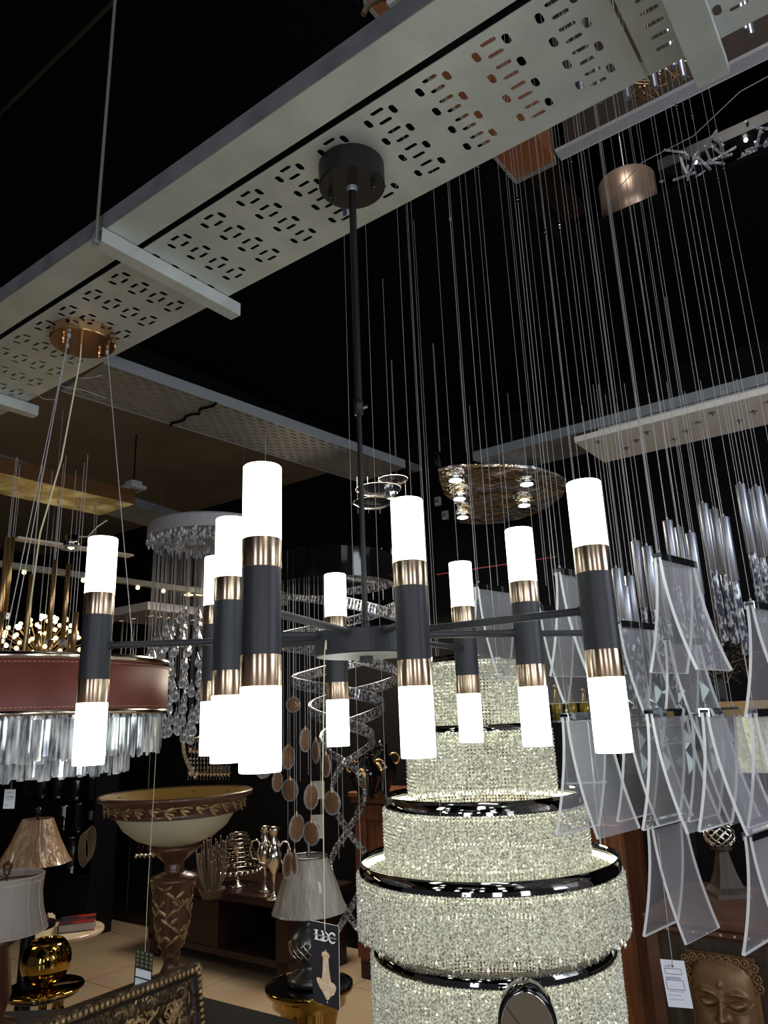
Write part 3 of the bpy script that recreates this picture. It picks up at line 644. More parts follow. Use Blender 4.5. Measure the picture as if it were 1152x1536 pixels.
# stacked glass saucers with a spot
root = thing('glass_saucer_pendant', 'stacked clear glass saucer pendant with one bright spot, beside the black rod', 'pendant', at(572, 745, 3.2))
for k, (px, py, hw) in enumerate(((590, 727, 22), (568, 742, 34), (560, 762, 30))):
    c = at(px, py, 3.2); r = hw * mpp(c); f = MB(); f.lathe([(0, .0), (r * .6, .004), (r * .95, .022), (r, .026), (r * .94, .027), (r * .6, .010), (0, .006)], c, 32); o = f.build('glass_saucer', 'smoke', root)
    f = MB(); f.ring(c + dZ * .025, r, .0016, 40); f.build('saucer_rim', 'nickel', o)
c = at(587, 744, 3.15); f = MB(); f.lathe([(.028, .015), (.026, -.01), (.02, -.014)], c, 18); o = f.build('spotlight', 'chrome', root); f = MB(); f.lathe([(.02, -.012), (0, -.013)], c, 16); f.build('spot_lens', 'spot', o)
for px in (537, 553, 570, 590, 610): p = at(px, 770, 3.2); f = MB(); f.tube(V((p.x, p.y, p.z)), V((p.x, p.y, at(px, 715, 3.2).z)), .001, n=5); f.build('wire', 'wire', root)
f = MB(); c = at(587, 727, 3.2); f.tube(c, V((c.x, c.y, CEIL)), .0012, n=5); f.build('suspension_wire', 'wire', root)

# ================================================================== RIBBON CRYSTAL SPIRAL
YR = 4.2
key = [(858, 0, 112), (900, .55 * PI, 112), (960, 1.35 * PI, 108), (1010, 2.1 * PI, 86), (1052, 3.1 * PI, 58), (1095, 4.0 * PI, 46), (1147, 4.9 * PI, 27), (1200, 5.4 * PI, 24), (1255, 5.9 * PI, 22), (1300, 6.4 * PI, 30), (1400, 7.0 * PI, 36)]
def interp(u):
    i = min(int(u), len(key) - 2); t = u - i; t2 = t; return [key[i][k] * (1 - t2) + key[i + 1][k] * t2 for k in range(3)]
root = thing('crystal_ribbon_spiral', 'twisted crystal ribbon spiral hanging behind the black hub in a double helix', 'chandelier', at(526, 1150, YR))
for ph in (0, PI):
    f = MB(); g = MB(); prev = None; K = 1200; pts = []
    for i in range(K + 1):
        y, t, hw = interp(i / K * (len(key) - 1)); cx = 518 + (y - 1000) * .024; c = at(cx, y, YR); r = hw * mpp(c)
        pts.append(c + V((r * math.cos(t + ph + 2.2), r * math.sin(t + ph + 2.2), 0)))
    for i in range(60): pts = [pts[0]] + [(pts[k - 1] + pts[k] * 2 + pts[k + 1]) / 4 for k in range(1, len(pts) - 1)] + [pts[-1]]
    # crystal blocks along the ribbon
    acc = 0; last = pts[0]
    for k in range(1, len(pts)):
        d = pts[k] - pts[k - 1]; acc += d.length
        if acc > .0142:
            acc = 0; dd = d.normalized(); e = dd.cross(dZ).normalized(); u_ = e.cross(dd)
            f.box(pts[k], (.0066, .009, (.026 if k < 660 else .016)), (dd, e, u_), bev=.0015)
    f.build('crystal_ribbon', 'ribbon', root)
    g.path([p - dZ * (.026 if k < 660 else .017) for k, p in enumerate(pts) if k % 6 == 0], .005, 6); g.path([p + dZ * .026 for p in pts[:660:6]], .004, 6); g.build('chrome_rail', 'chrometube', root)
for k, px in enumerate((448, 470, 492, 560, 575, 590)):
    p = at(px, 900, YR); f = MB(); f.tube(p, V((p.x, p.y, at(px, 822, YR).z)), .0012, n=5); f.build('wire', 'wire', root)
f = MB(); c = at(545, 848, YR)   # brass star canopy
star = [c + V(((.17 if k % 2 == 0 else .07) * math.cos(k * PI / 5 + .3), (.26 if k % 2 == 0 else .1) * math.sin(k * PI / 5 + .3), 0)) for k in range(10)]
f.poly(star, (0, 0, -1), -.012); f.build('star_canopy', 'brass', root)

# amber disc pendants
YD = 3.3; c = at(500, 830, YD + .1); rC = 88 * mpp(c)
root = thing('amber_disc_chandelier', 'cluster of amber glass disc pendants on wires under a black mirrored drum canopy', 'chandelier', at(455, 1200, YD))
zc0, zc1 = at(500, 861, YD - .2).z, at(500, 816, YD - .2).z
f = MB(); f.lathe([(0, zc0), (rC, zc0), (rC, zc1), (0, zc1)], (c.x, c.y, 0), 64, smooth=False); f.build('canopy', 'blackglass', root)
discs = [(440, 1057, 10, 10), (458, 1110, 6, 15), (474, 1127, 6, 15), (432, 1136, 7, 15), (489, 1148, 7, 15), (416, 1172, 5, 13), (435, 1185, 12, 14), (467, 1195, 8, 16), (498, 1204, 12, 15), (445, 1242, 8, 17), (467, 1250, 12, 15), (432, 1298, 5, 16), (442, 1295, 5, 15)]
for k, (px, py, wx, hy) in enumerate(discs):
    p = at(px, py, YD + .02 * (k % 4)); s = mpp(p); a = math.acos(min(1, wx / (hy * 1.02))) * (1 if k % 2 else -1); x = V((math.cos(a), math.sin(a), 0)); y = V((-math.sin(a), math.cos(a), 0)); R1 = hy * s
    f = MB(); f.ball(p, R1, 24, 8, (1, .22, 1), axes=(x, y, dZ)); o = f.build('amber_disc', 'amber', root)
    f = MB(); f.ring(p, R1 * 1.08, R1 * .10, 28, 6, axes=(x, dZ, y)); f.build('disc_rim', 'clear', o)
    f = MB(); f.tube(p + dZ * R1 * .95, p + dZ * R1 * 1.35, .006, .004, n=10); f.build('brass_cap', 'brass', o)
    f = MB(); f.tube(p + dZ * R1 * 1.3, V((p.x, p.y, zc0)), .0012, n=5); f.build('wire', 'wire', o)
for px in (425, 450, 462, 480, 505, 512): p = at(px, 1100, YD); f = MB(); f.tube(V((p.x, p.y, at(px, R.uniform(1120, 1300), YD).z)), V((p.x, p.y, zc0)), .001, n=5); f.build('wire', 'wire', root)
p = at(395, 1155, 3.2); r = 12.5 * mpp(p); root = thing('glass_globe_pendant', 'single clear glass globe pendant showing just under the front light tube', 'pendant', p)
f = MB(); f.ball(p, r, 24, 14); f.build('globe', 'clear', root); f = MB(); f.tube(p + dZ * r, p + dZ * (r + .02), .008, n=10); f.build('cap', 'brass', root); f = MB(); f.tube(p + dZ * r, V((p.x, p.y, TZ - .002)), .0012, n=5); f.build('wire', 'wire', root)
f = MB(); p = at(478, 1185, 3.7); f.box(p, (.028, .001, .040)); tag(f.build('paper_price_tag', 'cream'), 'cream paper tag among the amber discs, upper of two', 'price tag', )
f = MB(); p = at(475, 1240, 3.7); f.box(p, (.028, .001, .052)); f.ring(p - V((0, .003, 0)), .016, .003, 20, 5, axes=(V((1, 0, 0)), dZ, V((0, 1, 0)))); tag(f.build('paper_price_tag', 'cream'), 'cream paper tag with a dark ring motif above the wrapped white lamp shade', 'price tag')

# ================================================================== TEARDROP CASCADE
YTd = 4.2; c = at(318, 780, YTd); r = 92 * mpp(c); zb_ = at(318, 792, YTd - r).z
root = thing('teardrop_crystal_chandelier', 'round grey canopy trailing fine strands of clear crystal teardrops', 'chandelier', V((c.x, c.y, 2)))
f = MB(); f.lathe([(0, zb_ + .02), (r * .985, zb_ + .02), (r, zb_ + .03), (r, zb_ + .09), (r * .98, zb_ + .10), (0, zb_ + .10)], (c.x, c.y, 0), 64, smooth=False); cn = f.build('canopy', 'greyenamel', root)
f = MB()
for k in range(420):
    t = R.uniform(0, 2 * PI); q = r * math.sqrt(R.uniform(.2, 1.0)); f.bead((c.x + q * math.cos(t), c.y + q * math.sin(t), zb_ + R.uniform(-.02, .015)), .008, 5, 2.2)
f.build('crystal_trim', 'crystal', cn)['kind'] = 'stuff'
for px, py in ((272, 782), (302, 779), (266, 793), (292, 791), (288, 797), (332, 786)):
    p = at(px, py, YTd - .1); p.z = zb_ - .01; f = MB(); f.lathe([(.014, .03), (.02, 0), (.026, -.012), (.02, -.014)], p, 14); s_ = f.build('spotlight', 'white', cn); f = MB(); f.lathe([(.02, -.013), (0, -.0135)], p, 12); f.build('spot_lens', 'print_white', s_)
dropz = lambda py: at(300, py, YTd).z
lv = [(925, .16), (945, .24), (965, .30), (985, .325), (1003, .33), (1022, .33), (1040, .32), (1058, .31), (1075, .29), (1092, .22), (1105, .12)]
fd = MB(); Pq = V((0, 0, 0)); fd.lathe([(0, .040), (.007, .028), (.016, .004), (.021, -.016), (.017, -.032), (.007, -.040), (0, -.041)], Pq, 8, smooth=False); fd.tube(Pq + dZ * .034, Pq + dZ * .05, .003, n=6)
dproto = None; nd = 0; strands = MB(); rest = MB()
for li, (py, rd) in enumerate(lv):
    nn = max(5, int(2 * PI * rd / .085)); z = dropz(py)
    for k in range(nn):
        t = 2 * PI * (k + .5 * (li % 2)) / nn + .1 * li; x, y = c.x + rd * math.cos(t), c.y + rd * math.sin(t); zz = z + R.uniform(-.012, .012)
        strands.tube((x, y, zz + .04), (c.x + (x - c.x) * .98, c.y + (y - c.y) * .98, zb_ + .02), .0009, n=4)
        front = math.sin(t) < .35 and x < c.x + .12
        m_ = 'drop'
        if front and nd < 100:
            if dproto is None: dproto = MB(); dproto.v = [p + V((x, y, zz)) for p in fd.v]; dproto.f = fd.f; dproto.mi = fd.mi; dproto.sm = fd.sm; dproto = dproto.build('crystal_teardrop', 'drop', root, V((x, y, zz)))
            else: dupe(dproto, V((x, y, zz)) - V(root.location), root, (0, 0, R.uniform(0, 1)))
            nd += 1
        else: rest.add([p + V((x, y, zz)) for p in fd.v], fd.f)
for k in range(60):
    t = R.uniform(PI, 2 * PI); q = r * .9 * math.sqrt(R.random()); strands.tube((c.x + q * math.cos(t), c.y + q * math.sin(t), dropz(R.uniform(940, 1000))), (c.x + q * math.cos(t), c.y + q * math.sin(t), zb_), .0007, n=4)
rest.build('crystal_teardrops', 'drop', root)['kind'] = 'stuff'; strands.build('strands', 'strand', root)['kind'] = 'stuff'
f = MB()
for k in range(70):
    t = R.uniform(PI, 2 * PI); py = R.uniform(930, 1100); q = .3 * R.uniform(.5, 1); f.bead((c.x + q * math.cos(t), c.y + q * math.sin(t) , dropz(py)), .006, 5, 1.4)
f.build('glint_beads', 'dropglint', root)['kind'] = 'stuff'
# square canopy behind
YS = 5.2; root = thing('square_canopy_chandelier', 'square grey canopy with small spotlights and bead strands behind the teardrop cascade', 'chandelier', at(222, 910, YS))
pz = at(222, 908, YS).z; cpt = at(222, 908, YS); s1 = W(0, 0, 0)
f = MB(); f.box(V((cpt.x, cpt.y, pz)) + dA * .35 + dB * .4, (.35, .40, .028), SHOP); cn = f.build('canopy', 'greyenamel', root)
for k in range(9):
    p = V((cpt.x, cpt.y, pz - .03)) + (dB * (.06 + .075 * k) + dA * .05 if k < 6 else dA * (.1 + .14 * (k - 5)) + dB * .05)
    f = MB(); f.lathe([(.014, 0), (.02, -.03), (.03, -.045), (0, -.046)], p, 12); f.build('spotlight', 'nickel', cn)
for k in range(26):
    p = V((cpt.x, cpt.y, pz - .03)) + dB * R.uniform(.05, .75) + dA * R.uniform(.03, .6); f = MB(); L = R.uniform(.35, .8); f.tube(p, p - dZ * L, .0012, n=4); f.bead(p - dZ * L, .012, 6, 1.6); f.build('bead_strand', 'wire', root)
f = MB(); p = at(292, 893, 5.6); f.lathe([(0, 0), (.10, .0), (.10, .05), (.05, .06)], p, 20); root = thing('flush_spot_cluster', 'small pale ceiling cluster with two lit lenses beyond the teardrop canopy', 'ceiling light', p); f.build('base', 'white', root)
for dx in (-.04, .05): f = MB(); f.lathe([(.035, -.001), (0, -.012)], p + V((dx, -.03, 0)), 14); f.build('lens', 'warmspot', root)

# ================================================================== BRASS TUBE CASCADE + SPUTNIK + FAR CEILING ITEMS
root = thing('brass_tube_chandelier', 'slender brass tubes hanging from a long brass canopy with a painted golden glow behind the leather drum', 'chandelier', W(3.5, 1.7, 2.2))
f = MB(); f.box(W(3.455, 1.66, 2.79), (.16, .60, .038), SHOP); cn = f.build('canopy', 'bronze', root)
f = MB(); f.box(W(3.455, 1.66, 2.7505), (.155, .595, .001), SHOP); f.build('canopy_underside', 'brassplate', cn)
bt = [(12, 806, 985, 3.0), (19, 806, 920, 3.1), (48, 862, 986, 3.0), (83, 840, 960, 3.1), (103, 846, 960, 3.2), (114, 918, 988, 3.0), (57, 950, 986, 3.2), (3, 918, 985, 3.0), (76, 960, 986, 3.0), (107, 950, 988, 3.1)]
for k, (px, py, pb, Y) in enumerate(bt):
    p = at(px, py, Y); q = at(px, pb, Y).z; f = MB(); f.lathe([(0, 0), (.0105, 0), (.0105, q - p.z), (.008, q - p.z)], p, 14); o = f.build('brass_tube', 'brass', root)
    f = MB(); f.box(V((p.x, p.y, q - .010)), (.013, .013, .013)); f.build('crystal_cube', 'clear', o)
    f = MB(); f.tube(p, V((p.x, p.y, 2.752)), .0012, n=5); f.build('wire', 'wire', o)
for k in range(12):
    a, b = 3.34 + .2 * ((k * 3) % 5) / 5, 1.45 + .062 * k; f = MB(); f.tube(W(a, b, 2.751), W(a, b, 2.73), .006, n=8); o = f.build('wire_grip', 'brass', cn)
    f = MB(); f.tube(W(a, b, 2.74), W(a, b, R.uniform(1.9, 2.1)), .0011, n=4); f.build('wire', 'wire', root)
# glowing firework ball
c = at(62, 990, 4.5); r = 68 * mpp(c); root = thing('firework_ball_light', 'glowing golden firework ball of wire stems tipped with lit beads, above the leather drum', 'pendant', c)
st = MB(); nb = 0; tips = []
for k in range(170):
    z = 1 - 2 * (k + .5) / 170; t = k * 2.39996; q = V((math.sqrt(1 - z * z) * math.cos(t), math.sqrt(1 - z * z) * math.sin(t), z)); tips.append(c + q * r * R.uniform(.9, 1.03))
for p in tips: st.tube(c, p, .0016, n=4)
st.build('stems', 'brass', root)['kind'] = 'stuff'
vis = sorted(tips, key=lambda p: -p.z + .3 * p.y)[:70]; bp = None
for p in vis:
    if bp is None: f = MB(); f.ball(p, .013, 8, 6); bp = f.build('glowing_bead', 'glow', root, p)
    else: dupe(bp, p - V(root.location), root)
f = MB(); f.tube(c + dZ * r * .2, V((c.x, c.y, 3.65)), .002, n=5); f.build('wire', 'wire', root)
# white strip and chrome lamp
p0, p1 = atz(27, 806, 2.62), atz(200, 833, 2.62); d = (p1 - p0).normalized(); e = V((-d.y, d.x, 0)); f = MB(); f.box((p0 + p1) / 2 + e * .03, ((p1 - p0).length / 2, .035, .006), (d, e, dZ)); tag(f.build('flat_light_strip', 'cream', loc=None), 'long flat cream light strip hanging behind the brass tubes', 'light strip')
p = at(107, 818, 3.4); root = thing('chrome_spot_lamp', 'small chrome ceiling spot with a lit lens and a trailing cord behind the brass tubes', 'ceiling light', p)
f = MB(); f.lathe([(0, .045), (.036, .045), (.036, -.005), (.030, -.010)], p, 24); f.build('housing', 'chromedark', root); f = MB(); f.lathe([(.046, -.02), (.050, -.012), (.04, -.004), (.032, -.006)], p, 24); f.build('glass_skirt', 'clear', root); f = MB(); f.lathe([(.016, -.012), (0, -.022)], p, 14); f.build('lens', 'warmspot', root)
f = MB(); f.path([p + V((.03, 0, .04)), at(132, 805, 3.4), at(146, 790, 3.4), at(161, 780, 3.4)], .0035, 6); f.build('cord', 'cream', root)
p0, p1 = at(-30, 842, 4.4), at(430, 905, 5.6); f = MB(); d = (p1 - p0).normalized(); e = d.cross(dZ).normalized(); f.box((p0 + p1) / 2, ((p1 - p0).length / 2, .022, .018), (d, e, e.cross(d))); root = thing('lit_display_rail', 'long dim steel rail dotted with warm little bulbs beyond the teardrop strands', 'light rail', (p0 + p1) / 2); f.build('rail', 'rod', root)
for k in range(9):
    p = p0 + (p1 - p0) * (.12 + .085 * k) - dZ * .032; f = MB(); f.ball(p, .014, 8, 6); f.build('bulb', 'warmspot' if k % 2 else 'glow', root)
p = at(200, 732, 5.0); root = thing('square_white_detector', 'small square white ceiling unit with a recessed face near the brass canopy', 'detector', p)
f = MB(); f.box(p, (.065, .065, .012), SHOP); f.build('plate', 'white', root); f = MB(); f.box(p - dZ * .014, (.035, .035, .004), SHOP); f.build('recess', 'galvblue', root); f = MB(); f.box(p + dZ * .028, (.042, .042, .018), SHOP); f.build('box', 'white', root)
f = MB(); f.tube(p + dZ * .046, V((p.x, p.y, CEIL)), .006, n=8); f.build('stem', 'black', root)

# ================================================================== UPPER VOID ITEMS
p = at(946, 318, 2.95); r = 41 * mpp(p); root = thing('copper_drum_light', 'shiny copper drum light up in the void, half hidden by the black slab edge', 'ceiling light', p)
f = MB(); f.lathe([(r * .98, -.12), (r, -.12), (r, .16), (r * .97, .165), (r * .97, -.12)], p, 48); f.build('drum', 'rosesoft', root); f = MB(); f.tube(p + dZ * .165, V((p.x, p.y, 6.05)), .004, n=6); f.lathe([(0, .166), (r * .97, .165)], p, 40); f.build('stem', 'chromedark', root)
c = at(1085, 245, 2.95); root = thing('crystal_stick_ceiling_light', 'flush ceiling light of tangled crystal sticks up in the void', 'ceiling light', c)
f = MB(); f.box(c + dZ * .02, (.26, .16, .03), SHOP); f.build('mirror_base', 'blackwood', root); f = MB()
for k in range(60):
    p = c + dA * R.uniform(-.27, .25) + dB * R.uniform(-.18, .05) + dZ * R.uniform(-.10, .05); d = V((R.gauss(0, 1), R.gauss(0, 1), R.gauss(0, .5))).normalized(); f.box(p, (.055, .005, .004), frame_of(d)[::-1])
f.build('crystal_sticks', 'crystal', root)['kind'] = 'stuff'
for q in (-.12, .10): f = MB(); f.ball(c + dA * q - dB * .12 - dZ * .02, .009, 10, 6); f.build('bulb', 'spot', root)
f = MB(); f.tube(c + dZ * .05, V((c.x, c.y, 6.05)), .004, n=6); f.build('stem', 'chromedark', root)
root = thing('short_chrome_tube_chandelier', 'group of short chrome tubes hanging high above the pale channel', 'chandelier', at(960, 100, 2.2))
for px, py in ((901, 152), (942, 148), (983, 132), (1012, 100), (1026, 116), (1120, 45), (1128, 52), (874, 148)):
    p = at(px, py, 2.36); f = MB(); f.tube(p, p + dZ * .22, .012, n=14); o = f.build('chrome_tube', 'chrometube', root); f = MB(); f.tube(p + dZ * .20, V((p.x, p.y, 6.05)), .001, n=4); f.build('wire', 'wire', o)
def tangle(name, label, c, sz, nn, m, lab_cat='pendant', wire_to=None):
    r = thing(name, label, lab_cat, c); f = MB()
    for k in range(nn):
        p = c + dA * R.uniform(-sz[0], sz[0]) + dB * R.uniform(-sz[1], sz[1]) + dZ * R.uniform(-sz[2], sz[2]); d = V((R.gauss(0, 1), R.gauss(0, 1), R.gauss(0, .7))).normalized() * R.uniform(.02, .06)
        f.tube(p - d, p + d, .0035, n=5)
    f.build('twigs', m, r)['kind'] = 'stuff'
    for k in range(6): f = MB(); f.ball(c + dA * R.uniform(-sz[0], sz[0]) * .8 - dB * sz[1] * .8 + dZ * R.uniform(-sz[2], sz[2]) * .8, .008, 8, 5); f.build('bulb', 'chrome', r)
    if wire_to: f = MB(); f.tube(c, V((c.x, c.y, wire_to)), .0015, n=5); f.build('wire', 'wire', r)
    return r
tangle('twig_pendant', 'gold wire twig tangle beside the short chrome tubes overhead', at(985, 118, 2.66), (.12, .07, .05), 60, 'brass', wire_to=6.05)
tangle('twig_pendant', 'silvery twig tangle in the topmost corner above the pale channel', at(1115, 62, 2.66), (.14, .07, .05), 80, 'chrome', wire_to=6.05)
tangle('twig_pendant', 'dark bronze twig tangle below the chrome tubes with bubbled rods', at(1082, 972, 3.47), (.11, .04, .14), 150, 'twig', wire_to=CEIL)
f = MB(); f.path([W(.75, 2.82, 3.76), W(.6, 2.78, 3.82), W(.4, 2.84, 3.88), W(.2, 2.80, 3.95), W(0, 2.84, 4.0), W(-.3, 2.8, 4.05)], .002, 6); tag(f.build('loose_cable', 'galvblue'), 'thin loose white cable looping under the pale channel in the void', 'cable')

# ================================================================== FLOOR-STANDING THINGS, FAR SIDE
# TV console
A_, B_ = W(3.62, 3.76, 0), W(5.05, 3.76, 0)
root = thing('tv_console', 'low espresso wood console with open niche and two knobbed doors under the silver urns', 'cabinet', W(4.2, 4.1, 0))
f = MB(); f.box(W(4.30, 4.05, .475), (.72, .32, .028), SHOP, bev=.006); f.build('top', 'darkwood', root)
f = MB(); f.box(W(4.98, 4.05, .28), (.03, .30, .17), SHOP); f.box(W(4.27, 4.05, .28), (.012, .30, .17), SHOP); f.box(W(3.66, 4.05, .28), (.05, .30, .17), SHOP); f.box(W(4.32, 4.34, .28), (.68, .012, .17), SHOP); f.box(W(4.30, 4.05, .125), (.70, .30, .02), SHOP); f.build('carcass', 'darkwood', root)
for a in (4.45, 4.80):
    f = MB(); f.box(W(a, 3.765, .29), (.165, .012, .145), SHOP, bev=.004); o = f.build('door', 'darkwood', root); f = MB(); f.ball(W(a + (.12 if a < 4.6 else -.12), 3.742, .29), .016, 12, 8); f.build('knob', 'nickel', o)
for a in (3.66, 4.96):
    for b in (3.82, 4.28): f = MB(); f.box(W(a, b, .053), (.05, .05, .052), SHOP); f.build('leg', 'darkwood', root)
def urn(p, h, label):
    r = thing('silver_urn', label, 'urn', p, 'silver handled urns on the console'); k = h / .40
    f = MB(); f.lathe([(q * k, z * k) for q, z in [(0, 0), (.05, 0), (.05, .012), (.02, .022), (.012, .04), (.018, .06), (.010, .08), (.016, .10), (.010, .13), (.03, .16), (.05, .20), (.052, .24), (.035, .285), (.024, .30), (.03, .32), (.022, .335), (.034, .365), (.045, .39), (.04, .385), (.02, .34)]], p, 24); f.build('body', 'silver', r)
    for s in (-1, 1):
        f = MB(); f.path([p + V((s * x * k, 0, z * k)) for x, z in ((.048, .19), (.085, .20), (.10, .25), (.085, .30), (.055, .31), (.035, .285))], .007 * k, 8); f.build('handle', 'silver', r)
    return r
urn(at(398, 1312, 5.42).xy.to_3d() + dZ * .504, .42, 'silver handled urn with a flared fluted mouth, rear of the pair')
urn(at(411, 1330, 5.2).xy.to_3d() + dZ * .504, .44, 'silver handled urn nearest the console edge, front of the pair')
# crystal bead lamp
p = at(357, 1308, 5.62).xy.to_3d() + dZ * .504; root = thing('crystal_bead_lamp', 'small table lamp with a shade of strung crystal beads on the console', 'table lamp', p)
f = MB(); f.lathe([(0, 0), (.07, 0), (.065, .012), (.015, .022), (.01, .06), (.012, .14)], p, 20); f.lathe([(.006, .14), (.018, .2), (.05, .27), (.052, .275), (.01, .26)], p, 18); f.build('base', 'silver', root)
f = MB()
for t in range(9): f.ring(p + dZ * (.12 + .028 * t), .165 - .013 * t, .003, 24, 4)
for k in range(26):
    t = 2 * PI * k / 26
    for j in range(11): q = .165 - .0105 * j; f.bead(p + V((q * math.cos(t), q * math.sin(t), .12 + .022 * j)), .006, 5, 1.3)
    f.ball(p + V((.165 * math.cos(t), .165 * math.sin(t), .105)), .016, 8, 6)
f.build('bead_shade', 'silver', root)['kind'] = 'stuff'
# dried flower basket
p = at(318, 1313, 5.3).xy.to_3d() + dZ * .504; root = thing('dried_flower_basket', 'wicker basket of dried grey stems beside the crystal bead lamp', 'basket', p)
f = MB(); f.lathe([(0, 0), (.06, 0), (.085, .05), (.09, .055), (.08, .05), (.05, .01)], p, 24, fn=lambda r, z, t: r * (1 + .05 * math.sin(18 * t))); f.build('basket', 'wicker', root); f = MB()
for k in range(60):
    t = R.uniform(0, 2 * PI); q = R.uniform(.04, .13); h = R.uniform(.22, .36); tip = p + V((q * math.cos(t), q * math.sin(t), h)); f.path([p + V((.05 * math.cos(t), .05 * math.sin(t), .04)), p + V((q * .8 * math.cos(t), q * .8 * math.sin(t), h * .5)), tip], .003, 5); f.ball(tip, .006, 6, 5, (1, 1, 2))
f.build('stems', 'dry', root)['kind'] = 'stuff'
# bead curtain lamp higher up
p = at(318, 1150, 5.2); root = thing('strung_bead_chandelier', 'hanging bead basket with rows of small pearls behind the torchiere bowl', 'chandelier', p)
f = MB()
for k in range(20): t = k / 19; f.bead(at(277 + 16 * math.sin(PI * .25 * t) * t * 1.4 - 4 * math.sin(PI * t), 1098 + 66 * t, 5.2), .020, 8, 1)
f.build('pearl_chain', 'silver', root)['kind'] = 'stuff'; f = MB()
for j, py in enumerate((1112, 1126, 1138, 1144, 1152, 1160)):
    for k in range(12 if j != 1 else 9): f.bead(at(286 + k * 5.2, py, 5.2), .012 if j not in (1, 5) else .022, 6, 1)
for k in range(14): q = at(284 + k * 4.7, 1105, 5.25); f.tube(q, q - dZ * .28, .0015, n=4)
f.build('bead_rows', 'silver', root)['kind'] = 'stuff'
f = MB(); q = at(320, 1105, 5.25); f.ring(q, .18, .008, 24, 6); f.build('hoop', 'silver', root); f = MB(); f.tube(q + V((.18, 0, 0)), V((q.x + .18, q.y, CEIL)), .001, n=5); f.build('wire', 'rod', root)
# black low cabinet
root = thing('black_sideboard', 'low black sideboard with panelled doors standing against the far wall', 'cabinet', W(6.2, 4.5, 0))
f = MB(); f.box(W(5.95, 4.40, .40), (.62, .16, .38), SHOP); f.build('carcass', 'blackwood', root); f = MB(); f.box(W(5.95, 4.40, .795), (.65, .18, .016), SHOP, bev=.004); f.build('top', 'blackwood', root)
for k in range(4): f = MB(); f.box(W(5.48 + .31 * k, 4.236, .41), (.145, .008, .33), SHOP, bev=.004); f.build('door', 'blackwood', root)
f = MB(); f.box(W(5.95, 4.40, .012), (.58, .14, .012), SHOP); f.build('plinth', 'blackwood', root)
# glassware on a dark shelf unit behind the tan lamp
b_sh = ab(at(100, 1240, 6.9))[1]
def onb(px, py): r_ = ray(px, py); return EYE + r_ * (b_sh / r_.dot(dB))
zsh = [onb(100, y).z for y in (1197, 1243, 1303)]; aE, aS = ab(onb(152, 1240))[0], ab(onb(45, 1240))[0]; aC, aH = (aE + aS) / 2, abs(aS - aE) / 2
root = thing('dark_display_shelf', 'dark open display shelf carrying smoked glassware beyond the tan lamp', 'shelf', W(aC, b_sh, 0))
for z in zsh: f = MB(); f.box(W(aC, b_sh + .02, z - .008), (aH, .11, .007), SHOP); f.build('shelf_board', 'blackglass', root)
for a in (aE - .015, aS + .015): f = MB(); f.box(W(a, b_sh + .02, .72), (.014, .11, .72), SHOP); f.build('side_panel', 'blackwood', root)
f = MB(); f.box(W(aC, b_sh + .14, .72), (aH, .008, .72), SHOP); f.build('back_panel', 'blackwood', root)
def glass_item(px, py, lev, hw, kind, label):
    p = onb(px, 1240); p.z = zsh[lev] if lev >= 0 else .812
    if lev < 0: p = W(ab(at(px, 1246, 6.3))[0], 4.36, .812)
    s = mpp(p); h = ((1197, 1243, 1303)[lev] - py if lev >= 0 else 14) * s; w_ = hw * s; r = thing({'v': 'glass_vase', 'h': 'candle_holder', 'c': 'silver_cup'}[kind], label, {'v': 'vase', 'h': 'candle holder', 'c': 'cup'}[kind], p)
    f = MB()
    if kind == 'v': f.lathe([(0, 0), (w_, 0), (w_ * 1.02, h * .5), (w_, h), (w_ * .9, h), (w_ * .9, .01)], p, 14, smooth=False)
    elif kind == 'h': f.lathe([(0, 0), (w_ * .7, 0), (w_ * .15, h * .15), (w_ * .2, h * .4), (w_, h * .6), (w_, h), (w_ * .9, h), (w_ * .8, h * .62)], p, 12, smooth=False)
    else: f.lathe([(0, 0), (w_ * .6, 0), (w_, h * .5), (w_ * .9, h), (w_ * .8, h)], p, 12, smooth=False)
    f.build('glass', 'smoke' if kind == 'v' else 'silver', r); f = MB(); f.ring(p + dZ * h, w_ * .95, .004, 20, 5); f.build('rim', 'silver', r)
for a in ((60, 1170, 0, 7, 'v', 'smoked glass vase nearest the tan lamp, on the upper shelf'), (84, 1165, 0, 8, 'v', 'faceted glass vase mid-way along the upper shelf'), (112, 1172, 0, 7, 'v', 'smoked glass vase on the upper shelf under the crystal fringe'), (138, 1166, 0, 7, 'v', 'slim smoked vase at the sideboard end of the upper shelf'),
          (96, 1212, 1, 9, 'h', 'silver candle holder glinting just past the tan lamp shade'), (118, 1206, 1, 8, 'v', 'tall smoked glass vase between the two silver candle holders'), (141, 1214, 1, 10, 'h', 'silver candle holder with warm highlight at the shelf end'),
          (112, 1258, 2, 8, 'v', 'smoked glass vase on the lowest shelf, beside coiled cable'), (183, 1238, -1, 8, 'c', 'small shiny silver cup on the black sideboard')):
    glass_item(*a)
f = MB(); c = at(131, 1275, 6.1)
for k in range(6): f.ring(c + V((.010 * k - .03, 0, .01 * k)), 0.062, .004, 24, 5, axes=(V((.55, .2, .12 * (k - 3))), dZ * 1.9, V((0, 1, 0))))
tag(f.build('cable_coil', 'wicker'), 'coil of pale cable hanging beside the black sideboard', 'cable')
